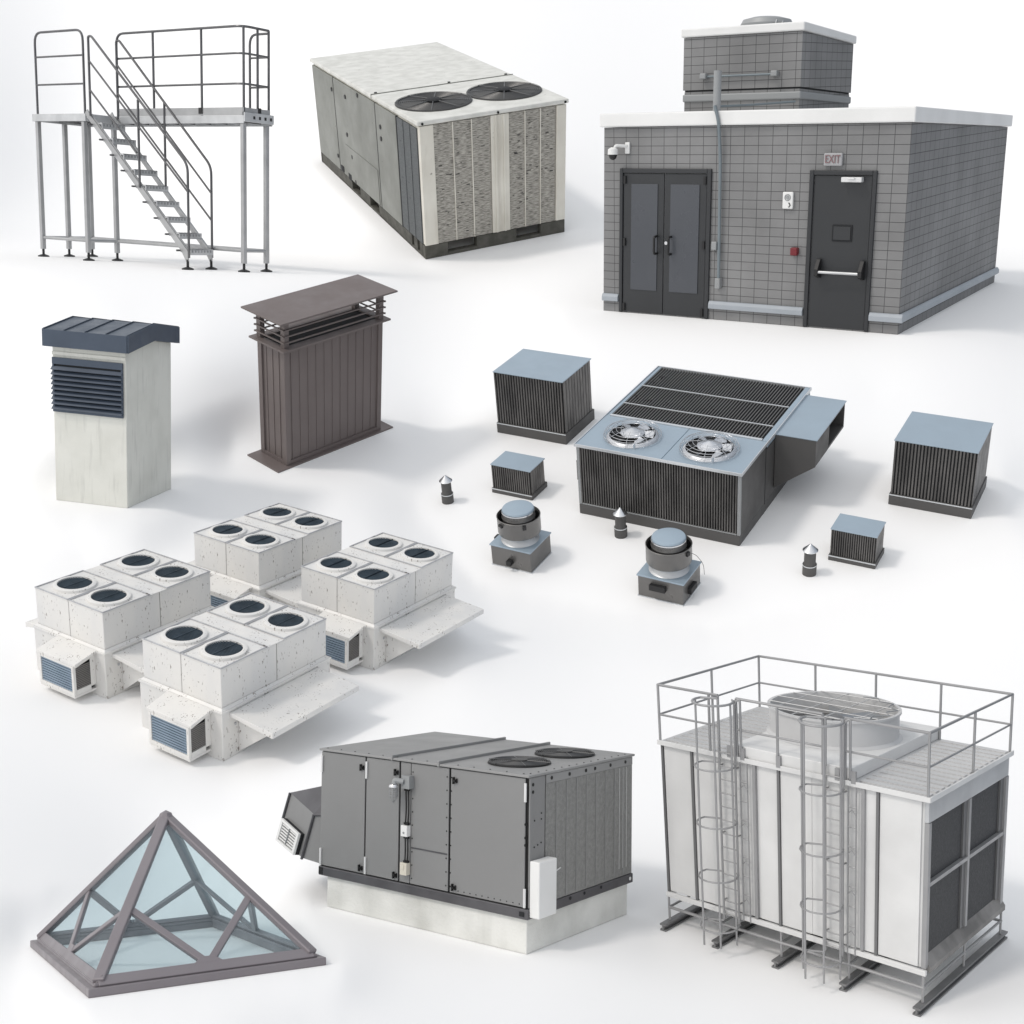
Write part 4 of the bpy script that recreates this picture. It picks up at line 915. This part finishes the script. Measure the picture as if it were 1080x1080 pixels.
for (u0,u1,v0,v1) in ((0,1,0,.11),(0,1,.9,1),(0,.1,.112,.898),(.9,1,.112,.898)):
    s1 = slab([fb(u0,v0),fb(u1,v0),fb(u1,v1),fb(u0,v1)], nf, .0165, .026); k.add(s1.v, s1.f)
k.build('louvre_frame', M['white'], lf)
k = MB()
for i in range(6):
    v = .16+i*.125; s1 = slab([fb(.102,v),fb(.898,v),fb(.898,v+.06),fb(.102,v+.06)], nf, .0165, .022); k.add(s1.v, s1.f)
k.build('louvre_slats', M['white'], lf)
k = MB().tube([fb(.52,.14)+nf*.024, fb(.50,.86)+nf*.024], .003, 6)
k.build('louvre_rod', M['grey_box'], lf)

# ================================================================== 9 cooling tower
t = thing('cooling_tower', 'zinc clad cooling tower with big open fan ring, railed deck and two caged ladders', 'cooling tower', 'tower', (0,0,-.128))
L, H = .697, .578
MB().box(-.995,-.012,.006,L-.006,.012,H).build('casing', M['tw'], t)
k = MB()
for x0, x1 in ((-.993,-.879),(-.866,-.76),(-.60,-.529),(-.517,-.40),(-.215,-.170),(-.158,-.020)): k.box(x0,x1,-.0015,.0055,.014,H-.002)
k.build_each('front_panel', M['tw'], t, .001)
k = MB().box(-.76,-.601,.001,.0055,.014,H-.002); k.box(-.40,-.2155,.001,.0055,.014,H-.002); k.build_each('recessed_panel', M['tw'], t)
k = MB()
for x in (-.872,-.523,-.164): k.box(x-.0045,x+.0045,-.008,.0052,.002,H+.004)
k.build_each('panel_mullion', M['tw_dark'], t)
k = MB()
for x in (-.615,-.212): k.box(x-.006,x+.006,-.012,.0005,.014,H-.002)
k.build_each('pilaster', M['tw_frame'], t)
MB().box(-1.004,-.9955,-.006,.006,-.0,H+.004).box(-1.004,-.9955,L-.006,L+.004,0,H+.004).build('corner_post', M['tw_dark'], t)
k = MB().box(-1.006,.012,-.014,.0,-.008,.010); k.box(-1.006,-.996,.0005,L+.006,-.008,.010); k.box(-.995,.012,L-.005,L+.006,-.008,.010); k.build('bottom_frame', M['tw'], t, .002)
# right end: header, frame, dark fill behind
MB().box(-.011,.004,.0,L,.502,H).build('end_header', M['steel_light'], t, .002)
k = MB().box(-.0115,-.0105,.02,L-.02,.03,.501).build('fill_media', M['tw_coil'], t)
k = MB().box(-.0100,.006,.0005,.020,.0105,.501); k.box(-.010,.006,L-.024,L,.0105,.501); k.build_each('end_post', M['tw_frame'], t, .001)
k = MB().box(-.0100,.005,.337,.354,.045,.501).box(-.0100,.0045,.0205,.3365,.283,.297).box(-.0100,.0045,.3545,L-.0245,.283,.297).build('end_mullion', M['tw_frame'], t, .001)
k = MB().box(-.010,-.003,.3085,.3365,.045,.282).box(-.010,-.003,.3085,.3365,.2975,.501).box(-.010,-.003,L-.055,L-.0245,.045,.282).box(-.010,-.003,L-.055,L-.0245,.2975,.501).build('mullion_return', M['tw_dark'], t)
MB().prism([(-.010,.044),(.014,.012),(.014,-.006),(.0125,-.007),(-.010,.0)], 1, .0205, L+.004).build('sill_tray', mat('stained_sill', (.30,.29,.28), .6, .2, (.15,.145,.14), 9, .8), t)
# deck
k = MB().box(-1.008,.010,-.012,L+.010,H+.0045,H+.010)
n = 15
for i in range(n):
    y = .012+i*L/n
    k.box(-.99,-.715,y,y+.026,H+.0102,H+.0145); k.box(-.234,.0,y,y+.026,H+.0102,H+.0145)
k.build('deck_plate', M['tw_deck'], t)
k = MB().box(-1.012,.014,-.017,-.0125,H-.002,H+.016); k.box(.0105,.015,-.012,L+.012,H-.002,H+.016); k.build('deck_edge', M['tw'], t, .001)
k = MB().box(-.700,-.255,-.008,L+.006,H+.0105,H+.056); k.build('plenum', M['tw'], t, .003)
k = MB()
for x in (-.708,-.655,-.516,-.30,-.243): k.box(x-.008,x+.008,-.018,-.0085,H+.008,H+.050)
k.build_each('plenum_bracket', M['tw_frame'], t)
cx, cy, r = -.505, .365, .226; zt = .738
cyl = MB().lathe([(r+.012,H+.0565),(r,H+.066),(r,zt-.010),(r+.007,zt-.008),(r+.007,zt),(r-.004,zt),(r-.006,zt-.01),(r-.006,H+.075)], (cx,cy,0), 64, cap=False).build('fan_cylinder', M['tw_deck'], t, smooth=True)
MB().disc((cx,cy,H+.0568), r-.007, 2, .004, 48).build('fan_floor', M['cl_drum'], cyl)
k = MB()
for i in range(7):
    a = i*2*PI/7+.2; ps = [(q*math.cos(a+s_),q*math.sin(a+s_),z) for q, s_, z in ((.035,-.4,.675),(.205,-.13,.672),(.207,.13,.688),(.035,.5,.694))]
    k.hexa([(cx+p[0],cy+p[1],p[2]) for p in ps]+[(cx+p[0],cy+p[1],p[2]+.004) for p in ps])
k.build('fan_blade', M['steel'], cyl)
MB().lathe([(.045,.645),(.045,.69),(.03,.70),(0,.702)], (cx,cy,0), 24).build('fan_hub', M['tw_dark'], cyl, smooth=True)
k = MB()
for i in range(5):
    u = -r+.05+i*(2*r-.10)/4; h = math.sqrt(r*r-u*u); k.tube([(cx-h,cy+u,zt+.002),(cx+h,cy+u,zt+.002)], .0019, 6)
for u in (-.15,-.05,.05,.15):
    h = math.sqrt(r*r-u*u); k.tube([(cx+u,cy-h,zt-.001),(cx+u,cy+h,zt-.001)], .0018, 6)
z_ = [(cx+.02+(.03 if i % 2 else -.01)*1.2+i*.022, cy+.19-i*.03, zt+.004+(.012 if i % 2 else 0)) for i in range(9)]
k.build('fan_grating', M['tw_deck'], cyl, smooth=True)
k = MB().tube([(cx+math.cos(a)*(r-.006)*(1 if i % 2 else .86), cy+math.sin(a)*(r-.012)*(1 if i % 2 else .86), zt+.004) for i, a in enumerate([-1.2+j*.22 for j in range(13)])], .002, 5)
k.build('fan_brace', M['steel'], cyl)
# guard rails
gr = MB(); zt2, zm = .805, .692; y0, x1_ = -.012, .008
def rail(pts, z, rr=.0055): gr.tube([(x,y,z) for x,y in pts], rr, 8)
for z in (zt2, zm):
    rr = .0052 if z == zt2 else .0042
    rail([(-.75,y0),(-1.0,y0),(-1.0,L),(x1_-.004,L),(x1_-.004,y0),(-.274,y0)], z, rr); rail([(-.677,y0),(-.353,y0)], z, rr)
for x, y in ((-1.0,y0),(-.787,y0),(-.75,y0),(-.677,y0),(-.52,y0),(-.353,y0),(-.274,y0),(x1_-.004,y0),(x1_-.004,.355),(x1_-.004,L),(-.25,L),(-.50,L),(-.75,L),(-1.0,L),(-1.0,.345)):
    gr.tube([(x,y,H+.002),(x,y,zt2)], .0048, 8)
gr.build('guard_rail', M['tw_frame'], t, smooth=True)
# caged ladders
for xb in (-.745,-.340):
    ld = MB()
    for x in (xb,xb+.064): ld.tube([(x,-.022,.60 if 0 else .63),(x,-.022,-.02)], .0042, 8)
    lo_ = ld.build('ladder', M['tw_frame'], t, smooth=True)
    k = MB()
    for i in range(13): k.tube([(xb,-.022,.0+i*.050),(xb+.064,-.022,.0+i*.050)], .0024, 6)
    for x in (xb,xb+.064):
        for z in (.05,.3,.55): k.tube([(x,-.022,z),(x,.002,z)], .003, 6)
    k.build('rung', M['tw_frame'], lo_, smooth=True)
    k = MB()                                                        # second narrow ladder frame beside it, with chevron braces
    for x in (xb+.078,xb+.106): k.tube([(x,-.014,.60),(x,-.014,-.01)], .0030, 6)
    for i in range(9): k.tube([(xb+.078,-.014,.02+i*.069),(xb+.106,-.014,.02+i*.069)], .0022, 5)
    for z in (.06,.20,.34,.48):
        k.tube([(xb+.078,-.016,z),(xb+.092,-.016,z+.014),(xb+.106,-.016,z)], .0022, 5)
    k.build('side_lattice', M['tw_frame'], lo_, smooth=True)
    cg = MB(); cxh, rr = xb+.012, .066; cyh = -.066
    def arc(z, close=False):
        pts = [(xb+.064,-.018,z)]+[(cxh-.004+rr*1.02*math.cos(a), cyh+rr*1.12*math.sin(a), z) for a in [(.30-j*.1)*PI*1.0 for j in range(17)]][0:15]+[(xb-.004,-.018,z)]
        return pts
    for z in (.795,.560,.352,.156,-.028): cg.tube(arc(z), .0034 if z < .7 else .0045, 8)
    for a in (-.98,-.62,-.30,.02):
        x, y = cxh-.004+rr*1.02*math.cos(a*PI), cyh+rr*1.12*math.sin(a*PI); cg.tube([(x,y,.795),(x,y,-.085)], .0038, 8)
    cg.tube([(xb+.064,-.020,.63),(xb+.064,-.020,.79),(xb+.085,-.016,.808),(xb+.085,-.014,.60)], .0045, 8, round_=.012)
    cg.tube([(xb-.0,-.020,.63),(xb-.0,-.020,.795)], .0045, 8)
    cg.build('safety_cage', M['tw_frame'], lo_, smooth=True)
# substructure
k = MB()
for yy in (-.006, L): k.tube([(-1.002,yy,-.050),(.006,yy,-.050)], .0058, 8)
for x in (-1.0,-.77,-.52,-.26,.002): k.tube([(x,-.006,-.050),(x,L,-.050)], .0045, 8)
for x in (-1.0,-.77,-.52,-.26,.002):
    for yy in (-.006,.345,L): k.tube([(x,yy,-.10),(x,yy,-.006)], .0045, 8)
k.build('support_frame', M['tw_frame'], t, smooth=True)
for x in (-1.0,-.77,-.52,-.26,.002):
    MB().box(x-.013,x+.013,-.055,L+.045,-.1075,-.101).box(x-.013,x+.013,-.055,L+.045,-.128,-.122).box(x-.0035,x+.0035,-.055,L+.045,-.1215,-.108).build('i_beam', M['beam'], t)

# ================================================================== 10 pyramid skylight
t = thing('pyramid_skylight', 'pyramid skylight with mauve grey aluminium bars and pale blue tinted glass', 'skylight', 'sky')
W, L, h0 = 1.0, 1.7, .034
k = MB()
def ring(k, o, i, z0, z1, ox=0): 
    k.box(o,W-o,o,i,z0,z1); k.box(o,W-o,L-i,L-o,z0,z1); k.box(o,i,i,L-i,z0,z1); k.box(W-i,W-o,i,L-i,z0,z1)
ring(k, 0, .07, 0, h0); base = k.build('base_frame', M['mauve'], t, .004)
k = MB(); ring(k, .030, .075, h0+.0005, h0+.014); k.build('base_upstand', M['mauve'], base, .003)
m = .045; C4 = [Vector(c) for c in ((m,m,h0+.02),(W-m,m,h0+.02),(W-m,L-m,h0+.02),(m,L-m,h0+.02))]; AP = Vector((.5,.85,.655))
def beam(k, a, b, nrm, wd, th, off=0.):
    d_ = (b-a).normalized(); s_ = d_.cross(nrm).normalized(); n_ = s_.cross(d_).normalized(); n_ = n_ if n_.dot(nrm) > 0 else -n_
    p = [a-s_*wd/2-n_*th, a+s_*wd/2-n_*th, b+s_*wd/2-n_*th, b-s_*wd/2-n_*th]; k.hexa([tuple(v+n_*off) for v in p]+[tuple(v+n_*(th+off)) for v in p])
cen = Vector((.5,.85,0))
for i in range(4):
    c = C4[i]; nrm = (c-cen); nrm.z = 0; nrm = nrm.normalized()+Vector((0,0,.9)); k = MB(); beam(k, c, AP+(c-AP)*.0, nrm, .050, .028, .010); k.build('hip_bar', M['mauve'], t, .006)
MB().lathe([(.036,-.012),(.028,.008),(.0,.022)], tuple(AP), 8).build('apex_cap', M['mauve'], t)
for i in range(4):
    a, b = C4[i], C4[(i+1)%4]; nrm = (b-a).cross(AP-a).normalized(); nrm = nrm if nrm.dot((a+b)/2-cen) > 0 else -nrm
    k = MB(); beam(k, a, b, nrm, .055, .024, .004)
    mid = (a+b)/2; up = (AP-mid).normalized()*.018
    beam(k, a.lerp(AP,.40), mid+up, nrm, .034, .020, .003); beam(k, b.lerp(AP,.40), mid+up, nrm, .034, .020, .002)
    p = [mid+(b-a).normalized()*s_+(AP-mid).normalized()*q_ for s_, q_ in ((-.065,.02),(.065,.02),(.03,.058),(-.03,.058))]
    k.add([tuple(v+nrm*.0045) for v in p]+[tuple(v-nrm*.014) for v in p], [(0,1,2,3),(7,6,5,4),(0,4,5,1),(1,5,6,2),(2,6,7,3),(3,7,4,0)])
    k.build('face_bars', M['mauve'], t, .004)
    sh = (cen-mid).normalized()*.0; q = [a-nrm*.006, b-nrm*.006, AP-nrm*.006]
    k = MB().add([tuple(v) for v in q]+[tuple(v-nrm*.006) for v in q], [(0,1,2),(5,4,3),(0,3,4,1),(1,4,5,2),(2,5,3,0)]); k.build('glass_face', M['sky_glass'], t)

# ------------------------------------------------------------------ light
w = bpy.data.worlds.new('World'); S.world = w; w.use_nodes = True
nt = w.node_tree; bg = nt.nodes['Background']
tcw = nt.nodes.new('ShaderNodeTexCoord'); dp = nt.nodes.new('ShaderNodeVectorMath'); dp.operation = 'DOT_PRODUCT'      # world light with an added gradient, brighter and warmer from upper left, dimming right faces
dp.inputs[1].default_value = (-.77,-.30,.56); nt.links.new(tcw.outputs['Generated'], dp.inputs[0])
ml = nt.nodes.new('ShaderNodeMath'); ml.operation = 'MULTIPLY_ADD'; ml.inputs[1].default_value = WORLD*.80; ml.inputs[2].default_value = WORLD; nt.links.new(dp.outputs['Value'], ml.inputs[0]); nt.links.new(ml.outputs[0], bg.inputs['Strength'])
mr = nt.nodes.new('ShaderNodeMapRange'); mr.inputs['From Min'].default_value = -1; mr.inputs['From Max'].default_value = 1; nt.links.new(dp.outputs['Value'], mr.inputs['Value'])
mc = nt.nodes.new('ShaderNodeMix'); mc.data_type = 'RGBA'; mc.inputs['A'].default_value = (.80,.92,1.10,1); mc.inputs['B'].default_value = (1.0,.985,.965,1); nt.links.new(mr.outputs[0], mc.inputs['Factor']); nt.links.new(mc.outputs['Result'], bg.inputs['Color'])
sd = bpy.data.lights.new('sun', 'SUN'); sd.energy = SUN; sd.angle = math.radians(9); sd.color = (1.0,.94,.88)
so = bpy.data.objects.new('sun', sd); COL.objects.link(so); so.rotation_euler = Vector(SDIR).to_track_quat('Z', 'Y').to_euler()
S.view_settings.view_transform = 'Standard'; S.view_settings.look = 'None'; S.view_settings.exposure = 0; S.view_settings.gamma = 1; S.view_settings.use_curve_mapping = False
S.cycles.max_bounces = 8; S.cycles.transparent_max_bounces = 24; S.cycles.use_denoising = True
